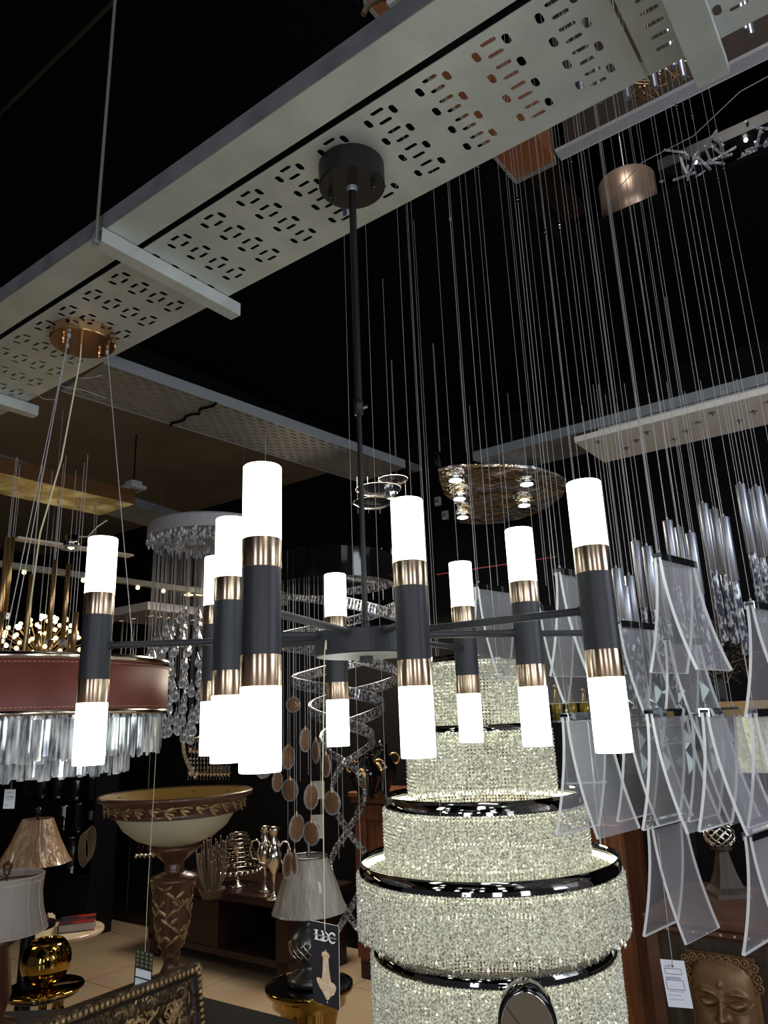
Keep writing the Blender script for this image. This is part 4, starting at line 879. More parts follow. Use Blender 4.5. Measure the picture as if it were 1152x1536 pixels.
# pearl bead bunch on the sideboard front
c = at(218, 1283, 6.3); root = thing('bead_pendant', 'small bunch of pearly beads hanging before the black sideboard', 'pendant', c); f = MB()
for k in range(5): f.ball(c + V((-.07 + .035 * k, 0, .004 * (k % 2))), .021, 10, 6)
f.build('pearls', 'silver', root); f = MB()
for k in range(4):
    for j in range(8): f.bead(c + V((-.055 + .035 * k, 0, .04 + .025 * j)), .005, 5, 1.2)
f.build('strands', 'silver', root)
f = MB(); f.tube(c + dZ * .2, V((c.x, c.y, CEIL)), .001, n=4); f.build('wire', 'wire', root)
# pine cabinets
def cabinet(a0, a1, b, ztop, label, doors, m='pine'):
    r = thing('wooden_cabinet', label, 'cabinet', W((a0 + a1) / 2, b + .2, 0)); ac, ah = (a0 + a1) / 2, abs(a1 - a0) / 2
    f = MB(); f.box(W(ac, b + .23, ztop / 2 + .03), (ah - .01, .20, ztop / 2 - .05), SHOP); f.build('carcass', m, r)
    f = MB(); f.box(W(ac, b + .2, ztop - .015), (ah + .02, .23, .018), SHOP, bev=.006); f.box(W(ac, b + .2, ztop - .05), (ah + .005, .215, .016), SHOP); f.build('top', m, r)
    f = MB(); f.box(W(ac, b + .22, .045), (ah - .02, .2, .045), SHOP); f.build('plinth', 'darkwood', r)
    w = 2 * ah / doors
    for k in range(doors):
        c = a0 + w * (k + .5) if a0 < a1 else a1 + w * (k + .5)
        f = MB()
        for s in (-1, 1): f.box(W(c + s * (w / 2 - .05), b + .02, ztop / 2 + .02), (.045, .014, ztop / 2 - .10), SHOP, bev=.004); f.box(W(c, b + .02, ztop / 2 + .02 + s * (ztop / 2 - .145)), (w / 2 - .095, .013, .045), SHOP)
        f.box(W(c, b + .032, ztop / 2 + .02), (w / 2 - .09, .006, ztop / 2 - .18), SHOP); o = f.build('door', m, r)
        f = MB(); f.box(W(c + w / 2 - .05, b - .0, ztop / 2 + .05), (.008, .010, .05), SHOP); f.build('handle', 'blackwood', o)
    return r
cabinet(2.1, 3.36, 4.13, 1.12, 'reddish pine cabinet standing behind the wrapped white lamp and the crystal ribbon', 2)
pl = at(873, 1400, 3.9); pr_ = at(955, 1400, 3.75)
root = thing('pine_wardrobe', 'tall pine cupboard front, painted in a lit tone, between the tiered crystals and the carved chest', 'cabinet', pl.xy.to_3d())
zt_ = at(930, 1236, 3.8).z; a1 = ab(at(820, 1400, 3.95))[0]; a0 = ab(at(945, 1400, 3.8))[0]; b0 = ab(at(945, 1400, 3.8))[1]
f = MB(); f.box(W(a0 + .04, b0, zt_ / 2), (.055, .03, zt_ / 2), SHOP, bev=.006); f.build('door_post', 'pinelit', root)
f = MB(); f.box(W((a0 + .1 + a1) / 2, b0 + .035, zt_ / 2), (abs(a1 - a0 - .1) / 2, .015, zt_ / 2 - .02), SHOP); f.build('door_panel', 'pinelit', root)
f = MB(); f.box(W((a0 + a1) / 2, b0 + .20, zt_ / 2), (abs(a1 - a0) / 2, .14, zt_ / 2 - .01), SHOP); f.build('carcass', 'pine', root)
# dark jars on the pine cabinet
for (px, py, hh, ww, lb) in ((549, 1128, .30, .10, 'dark round jar with a brass medallion on the pine cabinet'), (573, 1120, .34, .10, 'tall dark jar with handles on the pine cabinet, beside the tiered crystals')):
    q = at(px, 1178, 4.85 if px < 560 else 5.1); p = V((q.x, q.y, 1.125)); r = thing('dark_jar', lb, 'jar', p); f = MB(); f.lathe([(0, 0), (ww * .55, 0), (ww * .5, .02), (ww, hh * .4), (ww * .95, hh * .55), (ww * .4, hh * .78), (ww * .45, hh * .85), (ww * .5, hh * .87), (ww * .1, hh * .95), (0, hh)], p, 28); f.build('body', 'blackglass', r)
    f = MB(); f.ball(p + V((-.02, -ww * .93, hh * .42)), .045, 14, 8, (.7, .25, 1.2)); f.build('medallion', 'brass', r)
    for s in (-1, 1): f = MB(); f.ring(p + V((s * ww * .85, 0, hh * .62)), .035, .007, 16, 6, axes=(V((1, 0, 0)), dZ, V((0, 1, 0)))); f.build('handle', 'brass', r)
# table lamp with film-wrapped shade on black round table
TP = at(462, 1478, 3.45); tz = .52; TP = atz(463, 1478, tz)
root = thing('round_side_table', 'round black glass side table with a gold rim and fluted gold body', 'table', V((TP.x, TP.y, 0)))
rT = 66 * mpp(TP); TP = TP + V((0, .02, 0))
f = MB(); f.lathe([(0, tz - .004), (rT - .006, tz - .004)], (TP.x, TP.y, 0), 48); f.lathe([(rT - .006, tz - .02), (0, tz - .02)], (TP.x, TP.y, 0), 48); f.build('glass_top', 'blackglass', root)
f = MB(); f.lathe([(rT - .008, tz - .02), (rT, tz - .02), (rT, tz), (rT - .008, tz), (rT - .008, tz - .02)], (TP.x, TP.y, 0), 48); f.lathe([(rT - .03, tz - .02), (rT - .03, tz - .07), (rT - .05, tz - .07)], (TP.x, TP.y, 0), 48); f.build('gold_rim', 'gold', root)
f = MB(); f.lathe([(rT - .05, tz - .02), (rT - .10, .25), (rT - .05, 0), (0, 0)], (TP.x, TP.y, 0), 72, fn=lambda r, z, t: r * (1 + .03 * math.sin(24 * t))); f.build('fluted_body', 'gold', root)
LP = V((TP.x, TP.y + .02, tz)); root = thing('white_shade_table_lamp', 'pewter table lamp with a film-wrapped ivory shade on the round black table', 'table lamp', LP)
zs0, zs1 = at(470, 1366, LP.y).z, at(470, 1284, LP.y).z; s = mpp(at(470, 1366, LP.y)); r0, r1 = 56 * s, 28 * s
zS = zs0 - tz; prof = [(0, 0), (.115, 0), (.115, .03), (.10, .05), (.05, .075), (.035, .10), (.045, .115), (.085, .17), (.105, .23), (.10, .28), (.06, .33), (.03, .36), (.05, .385), (.055, .395), (.02, .40)]; k_ = (zS - .015) / .40
f = MB(); f.lathe([(r * .84, z * k_) for r, z in prof], LP, 28); f.build('base', 'pewter', root)
f = MB()
for k in range(16):
    for sgn in (-1, 1):
        f.path([LP + V(((.088 + .0 * u) * (.82 + .18 * math.sin(PI * u)) * math.cos(2 * PI * k / 16 + sgn * u * .9), .088 * (.82 + .18 * math.sin(PI * u)) * math.sin(2 * PI * k / 16 + sgn * u * .9), (.16 + .13 * u) * k_)) for u in (0, .25, .5, .75, 1)], .004, 5)
f.build('lattice', 'silver', root)
f = MB(); f.tube(LP + dZ * (.39 * k_), LP + dZ * (zs1 - tz + .02), .007, n=10); f.build('stem', 'silver', root)
f = MB(); f.lathe([(r0, zs0), (r0 * .985, zs0 + .004), (r0 * .76, (zs0 + zs1) / 2), (r1, zs1)], (LP.x, LP.y, 0), 72, fn=lambda r, z, t: r * (1 + .012 * math.sin(11 * t) * (zs1 - z) / (zs1 - zs0) + .006 * math.sin(29 * t))); f.build('shade', 'film', root)
f = MB(); f.ring(V((LP.x, LP.y, zs1)), r1, .004, 40); f.tube(V((LP.x, LP.y, zs1)), V((LP.x, LP.y, zs1 + .055)), .011, .006, n=10); f.build('finial', 'pewter', root)
# ottoman
root = thing('black_sofa', 'soft black velvet sofa corner in front of the round side table', 'sofa', at(390, 1560, 2.7).xy.to_3d())
q0, q1 = atz(296, 1483, .72), atz(478, 1528, .72); d = (q1 - q0).normalized(); e = V((d.y, -d.x, 0)); wL = (q1 - q0).length
f = MB(); f.box((q0 + q1) / 2 - d * .02 + e * .15 - dZ * .33, (wL / 2 + .02, .14, .33), (d, e, dZ), bev=.035); f.build('upholstered_body', 'velvet', root)
for sx in (-1, 1):
    for sy in (-1, 1): f = MB(); pq = (q0 + q1) / 2 - d * .02 + e * (.15 + sy * .10) + d * (sx * (wL / 2 - .05)); f.tube(V((pq.x, pq.y, .0)), V((pq.x, pq.y, .06)), .02, .03, n=12); f.build('leg', 'blackwood', root)

# ================================================================== TORCHIERE LAMP
Yt = 2.95; bc = at(265, 1192, Yt); s = mpp(bc); Rb = 113 * s
def zz(py): return at(265, py, Yt).z
ztop = zz(1190)
root = thing('torchiere_floor_lamp', 'carved mahogany torchiere lamp with a wide alabaster glass bowl', 'floor lamp', V((bc.x, bc.y, 0)))
C0 = (bc.x, bc.y, 0)
f = MB(); f.lathe([(Rb * .80, zz(1212)), (Rb * .76, zz(1222)), (Rb * .66, zz(1240)), (Rb * .50, zz(1255)), (Rb * .30, zz(1265)), (Rb * .12, zz(1270))], C0, 64); bowl = f.build('glass_bowl', 'alab', root)
f = MB(); f.lathe([(Rb * .97, ztop), (Rb * .88, zz(1198)), (Rb * .70, zz(1212)), (Rb * .45, zz(1222)), (0, zz(1226))], C0, 64); f.build('bowl_lining', 'alabin', bowl)
f = MB(); f.lathe([(Rb * .965, ztop - .002), (Rb * .985, ztop + .005), (Rb, ztop), (Rb * .985, ztop - .012), (Rb * .93, ztop - .018), (Rb * .90, zz(1202)), (Rb * .84, zz(1212)), (Rb * .83, zz(1215)), (Rb * .845, zz(1217)), (Rb * .80, zz(1220)), (Rb * .78, zz(1218))], C0, 72); rim = f.build('carved_rim', 'resin', root)
f = MB()
def leaf(f, p, d, nrm, L, w):
    d = d.normalized(); nrm = nrm.normalized(); f.ball(p + d * L * .5, 1, 8, 5, (L * .5, w, w * .45), axes=(d, nrm.cross(d), nrm))
for k in range(30):
    t = 2 * PI * k / 30; tv = V((-math.sin(t), math.cos(t), 0)); nv = V((math.cos(t), math.sin(t), .3)); p = V((bc.x, bc.y, 0)) + V((math.cos(t), math.sin(t), 0)) * Rb * .895 + dZ * (zz(1204) + .006 * math.sin(k * 2.1))
    for q in (-.9, -.3, .4): leaf(f, p, tv + dZ * q, nv, .042, .0065)
    f.path([p - tv * .03, p + tv * .01 + dZ * .006, p + tv * .045], .003, 5)
f.build('leaf_relief', 'gilt', rim)
f = MB(); f.lathe([(r * s, zz(y)) for r, y in [(0, 1266), (36, 1266), (39, 1269), (36, 1273), (24, 1283), (14, 1293), (12, 1296), (15, 1298), (13, 1301), (15, 1303), (12, 1306), (20, 1308), (34, 1314), (36, 1318), (33, 1321)]], C0, 40); f.build('neck', 'resin', root)
colp = [(33, 1321), (28, 1332), (26, 1345), (25, 1365), (23, 1385), (20, 1405), (16, 1420), (12, 1426), (14, 1430), (13, 1434), (10, 1437), (10, 1446), (14, 1455), (17, 1462), (17, 1470), (14, 1480), (12, 1560), (12, 1760)]
f = MB(); f.lathe([(r * s, zz(y)) for r, y in colp], C0, 40); colm = f.build('column', 'resin', root)
def crad(z):
    for (r0_, y0_), (r1_, y1_) in zip(colp, colp[1:]):
        if zz(y1_) <= z <= zz(y0_): u = (zz(y0_) - z) / (zz(y0_) - zz(y1_)); return (r0_ * (1 - u) + r1_ * u) * s
    return 12 * s
f = MB()
for v in range(5):
    pts = []
    for k in range(22):
        z = zz(1326 + k * 4.3); t = v * 2 * PI / 5 + .45 * math.sin(k * .62 + v); q = crad(z) + .002; nv = V((math.cos(t), math.sin(t), 0)); p = V((bc.x, bc.y, z)) + nv * q; pts.append(p)
        if k % 3 == 1:
            tv = V((-math.sin(t), math.cos(t), 0))
            for sg in (-1, 1): leaf(f, p, tv * sg + dZ * .8, nv, .038 * crad(z) / .07 + .008, .0075)
    f.path(pts, .0032, 5)
f.build('vine_relief', 'gilt', colm)
f = MB(); f.lathe([(0, 0), (.17, 0), (.17, .02), (.14, .035), (.05, .06), (.035, .09), (12 * s, .12)], C0, 40); f.build('foot', 'resin', root)

# ================================================================== GILDED FRAME
cor = at(290, 1444, 2.42); p2 = atz(38, 1538, cor.z); d = (V((p2.x, p2.y, 0)) - V((cor.x, cor.y, 0))).normalized()   # along the top rail
nrm = V((d.y, -d.x, 0));
if nrm.dot(EYE - cor) < 0: nrm = -nrm
lean = .16; dn = (-dZ + nrm * lean).normalized(); fn = d.cross(dn).normalized()
if fn.dot(EYE - cor) < 0: fn = -fn
FW, FH = .95, (cor.z - .005) / -dn.z
root = thing('gilded_mirror_frame', 'ornate antique gold mirror frame leaning low in front of the torchiere', 'mirror', cor + dn * FH)
# moulding cross-section: (distance inward, height out of the face)
prof = [(0, -.03), (0, .030), (.006, .036), (.022, .038), (.026, .028), (.034, .024), (.06, .030), (.10, .012), (.13, -.002), (.135, .004), (.145, .006), (.15, -.004), (.19, -.014), (.19, -.03)]
def fpt(u, v, h): return cor + d * u + dn * v + fn * h
def corner_ring(q, h): return [fpt(q, q, h), fpt(FW - q, q, h), fpt(FW - q, FH - q, h), fpt(q, FH - q, h)]
f = MB()
rg = [corner_ring(*p) for p in prof]
for i in range(len(prof) - 1):
    for j in range(4):
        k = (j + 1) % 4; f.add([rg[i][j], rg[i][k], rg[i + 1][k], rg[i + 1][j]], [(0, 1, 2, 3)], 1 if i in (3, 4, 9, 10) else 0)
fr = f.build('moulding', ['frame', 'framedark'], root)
f = MB()
for side in range(2):
    n_ = int((FW if side == 0 else FH) / .0155)
    for k in range(n_):
        t = (k + .5) * .0155; p = fpt(t, .013, .038) if side == 0 else fpt(.013, t, .038)
        ax_ = d if side == 0 else dn; f.ball(p, .0066, 8, 5, (.9, 1.25, .9), axes=(ax_, ax_.cross(fn), fn))
f.build('bead_edge', 'gilt', fr)
f = MB()
def spiral(f, c, x, y, r, turns, sg=1, w=.006):
    pts = [c + x * (r * (1 - u * .82) * math.cos(turns * 2 * PI * u)) + y * (sg * r * (1 - u * .82) * math.sin(turns * 2 * PI * u)) for u in [k / 18 for k in range(19)]]
    f.path(pts, [w * (1 - .55 * k / 18) for k in range(19)], 6)
for side in range(2):
    x, y = (d, dn) if side == 0 else (dn, d); LL = FW if side == 0 else FH; k = 0; t = .07
    while t < LL - .05:
        c = fpt(t, .082, .024) if side == 0 else fpt(.082, t, .024)
        spiral(f, c + y * (.014 if k % 2 else -.014), x, y, .028, 1.3, 1 if k % 2 else -1, .0045)
        for q in range(13):
            an = R.uniform(0, 2 * PI); leaf(f, c + x * R.uniform(-.03, .03) + y * R.uniform(-.035, .035), x * math.cos(an) + y * math.sin(an), fn, R.uniform(.022, .042), .0045)
        t += .050; k += 1
f.build('scroll_relief', 'gilt', fr)
f = MB(); f.poly([fpt(.185, .185, -.02), fpt(FW - .185, .185, -.02), fpt(FW - .185, FH - .185, -.02), fpt(.185, FH - .185, -.02)], fn, .004); f.build('mirror_glass', 'mirror', root)
f = MB(); f.poly([fpt(.02, .02, -.031), fpt(FW - .02, .02, -.031), fpt(FW - .02, FH - .02, -.031), fpt(.02, FH - .02, -.031)], fn, .008); f.build('backing', 'framedark', root)

# ================================================================== LEFT CORNER LAMPS AND TABLES
# tan lamp in film
Yl = 4.3; p = at(54, 1262, Yl); s = mpp(p); zA, zB = at(54, 1295, Yl).z, at(54, 1228, Yl).z
tp_z = .62; root = thing('tan_shade_table_lamp', 'table lamp with a scalloped tan shade under shiny film', 'table lamp', V((p.x, p.y, tp_z)))
f = MB(); f.lathe([(50 * s, zA), (46 * s, zA + .02), (34 * s, (zA + zB) / 2), (22 * s, zB)], (p.x, p.y, 0), 72, fn=lambda r, z, t: r * (1 + (.05 * abs(math.sin(4 * t)) + .01 * math.sin(23 * t)) * (zB - z) / (zB - zA))); f.build('shade', 'film2', root)
f = MB(); f.lathe([(0, 0), (.10, 0), (.09, .03), (.03, .05), (.06, .18), (.065, .28), (.03, .40), (.045, zA - tp_z - .02), (.055, zA - tp_z + .01), (.01, zA - tp_z + .02)], (p.x, p.y, tp_z), 24); f.build('base', 'resin', root)
f = MB(); f.tube(V((p.x, p.y, zA)), V((p.x, p.y, zB + .03)), .006, n=8); f.ball(V((p.x, p.y, zB + .035)), .018, 10, 8, (1, 1, 1.5)); f.build('finial', 'blackwood', root)
root = thing('dark_pedestal_table', 'dark pedestal table hidden in shadow under the tan shade lamp', 'table', V((p.x, p.y, 0)))
f = MB(); f.lathe([(0, tp_z - .02), (.13, tp_z - .02), (.13, tp_z), (0, tp_z)], (p.x, p.y, 0), 32, smooth=False); f.build('top', 'blackwood', root); f = MB(); f.lathe([(0, 0), (.10, 0), (.04, .04), (.035, tp_z - .02)], (p.x, p.y, 0), 24); f.build('pedestal', 'blackwood', root)
# ivory bell shade lamp
Yv = 2.9; p = at(6, 1360, Yv); s = mpp(p); zA, zB = at(20, 1398, Yv).z, at(20, 1312, Yv).z; zq = .60
root = thing('ivory_bell_shade_lamp', 'table lamp with a panelled ivory bell shade, its top open, nearest the frame edge', 'table lamp', V((p.x, p.y, zq)))
f = MB(); f.lathe([(62 * s, zA), (60 * s, zA + .01), (53 * s, zA * .6 + zB * .4), (50 * s, zB * .7 + zA * .3), (52 * s, zB)], (p.x, p.y, 0), 64); sh = f.build('shade', 'linen', root)
f = MB()
for k in range(14):
    t = 2 * PI * k / 14; f.path([V((p.x + r * math.cos(t), p.y + r * math.sin(t), z)) for r, z in ((62.4 * s, zA), (53.6 * s, zA * .6 + zB * .4), (50.6 * s, zB * .7 + zA * .3), (52.5 * s, zB))], .0018, 5)
for z, r in ((zB - .004, 52.3), (zB - .022, 51.8), (zA + .003, 62.2)): f.ring(V((p.x, p.y, z)), r * s, .003, 64, 5)
f.build('trim_piping', 'cream', sh)
f = MB(); f.tube(V((p.x, p.y, zA - .02)), V((p.x, p.y, zB)), .005, n=8); f.lathe([(0, .05), (.014, .04), (.018, .025), (.010, .005), (.014, 0), (0, 0)], (p.x, p.y, zB), 14)
for k in range(3): t = 2 * PI * k / 3 + .3; f.tube(V((p.x, p.y, zB - .01)), V((p.x + 51 * s * math.cos(t), p.y + 51 * s * math.sin(t), zB - .01)), .003, n=6)
f.build('finial', 'resin', root)
f = MB(); f.lathe([(0, 0), (.09, 0), (.08, .03), (.03, .05), (.05, .12), (.03, zA - zq - .05), (.05, zA - zq - .03), (.01, zA - zq)], (p.x, p.y, zq), 24); f.build('base', 'resin', root)
root = thing('slate_blue_side_table', 'slate blue wooden side table beneath the ivory bell shade lamp', 'table', V((p.x, p.y, 0)))
f = MB(); f.box(V((p.x, p.y + .05, zq - .09)), (.20, .17, .088)); f.build('apron', 'teal', root)
for sx in (-1, 1):
    for sy in (-1, 1): f = MB(); f.box(V((p.x + sx * .18, p.y + .05 + sy * .15, (zq - .18) / 2)), (.02, .02, (zq - .18) / 2)); f.build('leg', 'teal', root)
# marble table with book
q = atz(95, 1395, .48); root = thing('marble_side_table', 'round cream marble side table holding a book and a carved trinket', 'table', V((q.x, q.y, 0))); rr2 = 58 * mpp(q)
f = MB(); f.lathe([(0, .455), (rr2 * .97, .455), (rr2, .462), (rr2, .475), (rr2 * .98, .48), (0, .48)], (q.x, q.y, 0), 48, smooth=False); f.build('top', 'marble', root)
f = MB(); f.lathe([(0, 0), (.19, 0), (.05, .03), (.03, .10), (.03, .455)], (q.x, q.y, 0), 24); f.build('pedestal', 'gold', root)
b = atz(116, 1392, .48); d2 = V((.95, .32, 0)).normalized(); e2 = V((-d2.y, d2.x, 0)); s2 = mpp(b); root = thing('book', 'thick dark book with red and black cover on the marble table', 'book', b)
f = MB(); f.box(b + dZ * .024, (24 * s2, .095, .020), (d2, e2, dZ)); f.build('pages', 'pages', root)
f = MB(); f.box(b + dZ * .046, (25 * s2, .10, .002), (d2, e2, dZ)); f.box(b + dZ * .002, (25 * s2, .10, .002), (d2, e2, dZ)); f.box(b + dZ * .024 - d2 * 25 * s2, (.002, .10, .024), (d2, e2, dZ)); f.build('cover', 'book', root)
b = atz(73, 1388, .48); root = thing('carved_trinket', 'small pale carved ornament beside the book on the marble table', 'ornament', b); f = MB(); f.ball(b + dZ * .032, .032, 16, 10)
f.build('body', 'marble', root); f = MB()
for k in range(40): z = 1 - 2 * (k + .5) / 40; t = k * 2.4; qv = V((math.sqrt(1 - z * z) * math.cos(t), math.sqrt(1 - z * z) * math.sin(t), z)); f.ball(b + dZ * .032 + qv * .031, .006, 6, 4)
f.build('petals', 'cream', root)
# gold bowl on disc
zd = .36; q = atz(66, 1484, zd); s3 = mpp(q); root = thing('gold_globe_bowl', 'mirror gold globe bowl with a wide open mouth on a gold tray', 'bowl', q + dZ * .012)
rb = 36 * s3; f = MB(); f.lathe([(0, .004), (rb * .35, .004)] + [(rb * math.cos(t), rb * .98 + rb * math.sin(t)) for t in [-1.2 + .19 * k for k in range(12)]] + [(rb * .62, rb * 1.75), (rb * .9, rb * 1.3), (rb * .5, rb * .4), (0, rb * .3)], q + dZ * .012, 40); f.build('globe', 'gold', root)
f = MB(); rd2 = 56 * s3; f.lathe([(0, 0), (rd2, 0), (rd2 + .004, .006), (rd2, .012), (0, .012)], q, 48); tag(f.build('gold_tray', 'gold'), 'round mirror gold tray under the globe bowl', 'tray')
root = thing('low_glass_table', 'low round dark glass pedestal table carrying the gold tray and globe bowl', 'table', V((q.x, q.y, 0)))
f = MB(); f.lathe([(0, -.02), (rd2 * .9, -.02), (rd2 * .92, -.01), (rd2 * .9, 0), (0, 0)], q, 48); f.build('glass_top', 'blackglass', root)
f = MB(); f.lathe([(.12, 0), (.12, .012), (.02, .03), (.02, zd - .02)], (q.x, q.y, 0), 24); f.build('pedestal', 'gold', root)

# ================================================================== RIGHT CORNER
# carved chest with face
Yf = 2.55; c1 = at(1060, 1378, Yf); cz = c1.z
bq = ab(at(1075, 1450, Yf))[1]; aL = ab(at(985, 1450, Yf + .1))[0]
root = thing('carved_face_chest', 'dark oak chest with a bronzed serene face carved on its front', 'chest', W(aL - .5, bq + .25, 0))
f = MB(); f.box(W(aL - .55, bq + .25, (cz - .05) / 2), (.55, .24, (cz - .05) / 2), SHOP); f.build('body', 'carved', root)
f = MB(); f.box(W(aL - .55, bq + .24, cz - .012), (.57, .27, .012), SHOP, bev=.005); f.box(W(aL - .55, bq + .245, cz - .04), (.555, .255, .018), SHOP, bev=.012); top = f.build('moulded_top', 'resin', root)
for k in range(14): f = MB(); f.ball(W(aL - .05 - .04 * k, bq - .012, cz - .04), .0045, 6, 4); f.build('stud', 'cream', top)
f = MB(); f.box(W(aL + .004, bq + .02, (cz - .06) / 2), (.018, .03, (cz - .06) / 2), SHOP); f.build('corner_post', 'resin', root)
fc = at(1090, 1500, Yf); fa, fb = ab(fc); fz = at(1090, 1503, Yf).z; sF = mpp(fc)
def fpos(u, v, h): return W(fa - u, bq - .002 - h, fz + v)          # u toward the aisle end, v up
NU, NV = 96, 132; hw_, hh_ = 50 * sF, 66 * sF
G = lambda x, y, cx, cy, sx, sy: math.exp(-((x - cx) / sx) ** 2 - ((y - cy) / sy) ** 2)
def gr(d, s): return math.exp(-(d / s) ** 2)
def fheight(x, y):    # x, y in -1..1 around the bridge of the nose
    e = 1 - abs(x / .93) ** 2.6 - abs((y + .02) / 1.0) ** 4
    if e <= 0: return 0
    h = .042 * math.sqrt(e)
    h += .030 * gr(x, .10) * min(1, max(0, (.36 - y) / .5)) * (1 if y > -.20 else max(0, 1 - (-.20 - y) / .06))      # nose ridge
    for sg in (-1, 1):
        h += .014 * G(x, y, sg * .11, -.20, .07, .06)                                           # nostrils
        cx = sg * .42; q = x - cx; wd = gr(q, .27)
        h += .020 * G(x, y, cx, .10, .23, .10)                                                  # closed lid
        h -= .020 * gr(y - (.015 + .9 * q * q), .028) * wd + .012 * gr(y - (.20 - .9 * q * q), .03) * wd
        h += .018 * gr(y - (.34 - .9 * q * q), .045) * wd                                       # brow
        h += .010 * G(x, y, sg * .52, -.30, .25, .22)                                           # cheek
    lw = gr(x, .26)
    h += .018 * gr(y + .43 - .25 * x * x, .045) * lw + .020 * gr(y + .57 + .4 * x * x, .055) * gr(x, .2) - .020 * gr(y + .495 - .1 * x * x, .022) * gr(x, .32) - .010 * gr(y + .67, .05) * gr(x, .25)
    h += .012 * G(x, y, 0, -.82, .22, .12) + .008 * G(x, y, 0, .46, .06, .06)
    return max(h, 0)
f = MB(); vs = [fpos((i / NU * 2 - 1) * hw_, (j / NV * 2 - 1) * hh_, fheight(i / NU * 2 - 1, j / NV * 2 - 1) * 1.15) for j in range(NV + 1) for i in range(NU + 1)]
f.add(vs, [(j * (NU + 1) + i, j * (NU + 1) + i + 1, (j + 1) * (NU + 1) + i + 1, (j + 1) * (NU + 1) + i) for j in range(NV) for i in range(NU)], 0, True); fo = f.build('carved_face', 'face', root)
f = MB()
for k in range(9):
    u = -1 + k * .25; p = fpos(u * hw_ * .98, hh_ * (.90 - .25 * max(0, abs(u) - .75)), .020); axs = (-dA, dZ, dB)
    f.ring(p, .0105, .0042, 14, 6, axes=axs); f.ball(p, .006, 8, 5)
for k, (u, v) in enumerate(((-.98, .60), (-1.0, .40), (.98, .60), (1.0, .42))): p = fpos(u * hw_ * 1.02, hh_ * v, .010); f.ring(p, .011, .004, 14, 6, axes=(-dA, dZ, dB)); f.ball(p, .006, 8, 5)
f.build('hair_curls', 'face', fo)
# lattice globe candle holder on it
q = at(1096, 1366, Yf + .28); p = V((q.x, q.y, cz)); s = mpp(q); h = 108 * s; root = thing('lattice_globe_candle_holder', 'dark wooden candle holder with a silver lattice globe on the carved chest', 'candle holder', p)
f = MB(); ns = 4; f.loft([[p + V((r * math.cos(PI / 4 + k * PI / 2), r * math.sin(PI / 4 + k * PI / 2), z * h)) for k in range(4)] for r, z in ((.085, 0), (.080, .05), (.060, .12), (.040, .30), (.026, .50), (.022, .58))], 0, False); f.lathe([(.028, .58 * h), (.036, .60 * h), (.030, .63 * h), (.034, .66 * h)], p, 18); f.build('stand', 'carved', root)
gc = p + dZ * (.78 * h); gr = .19 * h; f = MB()
for k in range(10):
    for sg in (-1, 1): f.path([gc + V((gr * 1.08 * math.cos(ph) * math.cos(2 * PI * k / 10 + sg * ph * .9), gr * 1.08 * math.cos(ph) * math.sin(2 * PI * k / 10 + sg * ph * .9), gr * .85 * math.sin(ph))) for ph in [-1.15 + .23 * i for i in range(11)]], .0042, 6)
f.build('lattice_globe', 'silver', root)
f = MB(); f.ball(gc, gr * .86, 18, 12, (1.05, 1.05, .82)); f.build('inner_glass', 'blackglass', root); f = MB(); f.lathe([(.02, .93 * h), (.035, .96 * h), (.030, 1.02 * h), (0, 1.02 * h)], p, 16); f.build('top_cup', 'carved', root)
# oval vanity mirror at the bottom
m0 = at(792, 1545, 1.52); s = mpp(m0); root = thing('oval_standing_mirror', 'oval standing mirror in a black frame before the crystal chandelier', 'mirror', V((m0.x, m0.y, 0)))
X = V((.98, -.18, 0)).normalized(); Nn = V((X.y, -X.x, 0)); 
if Nn.y > 0: Nn = -Nn
Zt = (dZ - Nn * -.12).normalized(); Nn = X.cross(Zt).normalized()
if Nn.y > 0: Nn = -Nn
a_, b_ = 40 * s, 56 * s
ov = lambda k, h, n=64: [m0 + X * (a_ * k * math.cos(2 * PI * i / n)) + Zt * (b_ * k * math.sin(2 * PI * i / n)) + Nn * h for i in range(n)]
f = MB(); f.loft([ov(1.0, -.035), ov(1.10, -.03), ov(1.12, 0), ov(1.06, .008), ov(.98, .006), ov(.98, -.004)], 0, True, False); f.add(ov(1.05, -.034), [tuple(range(64))]); f.build('frame', 'blackglass', root)
f = MB(); f.loft([ov(1.0, .0065), ov(.985, .009), ov(.965, .0065)], 0, True, False); f.build('chrome_bead', 'chrome', root)
f = MB(); f.add(ov(.975, .002), [tuple(range(64))]); f.build('mirror_glass', 'mirror', root)
f = MB(); f.tube(V((m0.x, m0.y + .02, .03)), m0 - dZ * b_ + V((0, .02, 0)), .014, n=14); f.lathe([(0, 0), (.16, 0), (.15, .02), (.02, .035)], (m0.x, m0.y + .02, 0), 32); f.build('stand', 'blackglass', root)
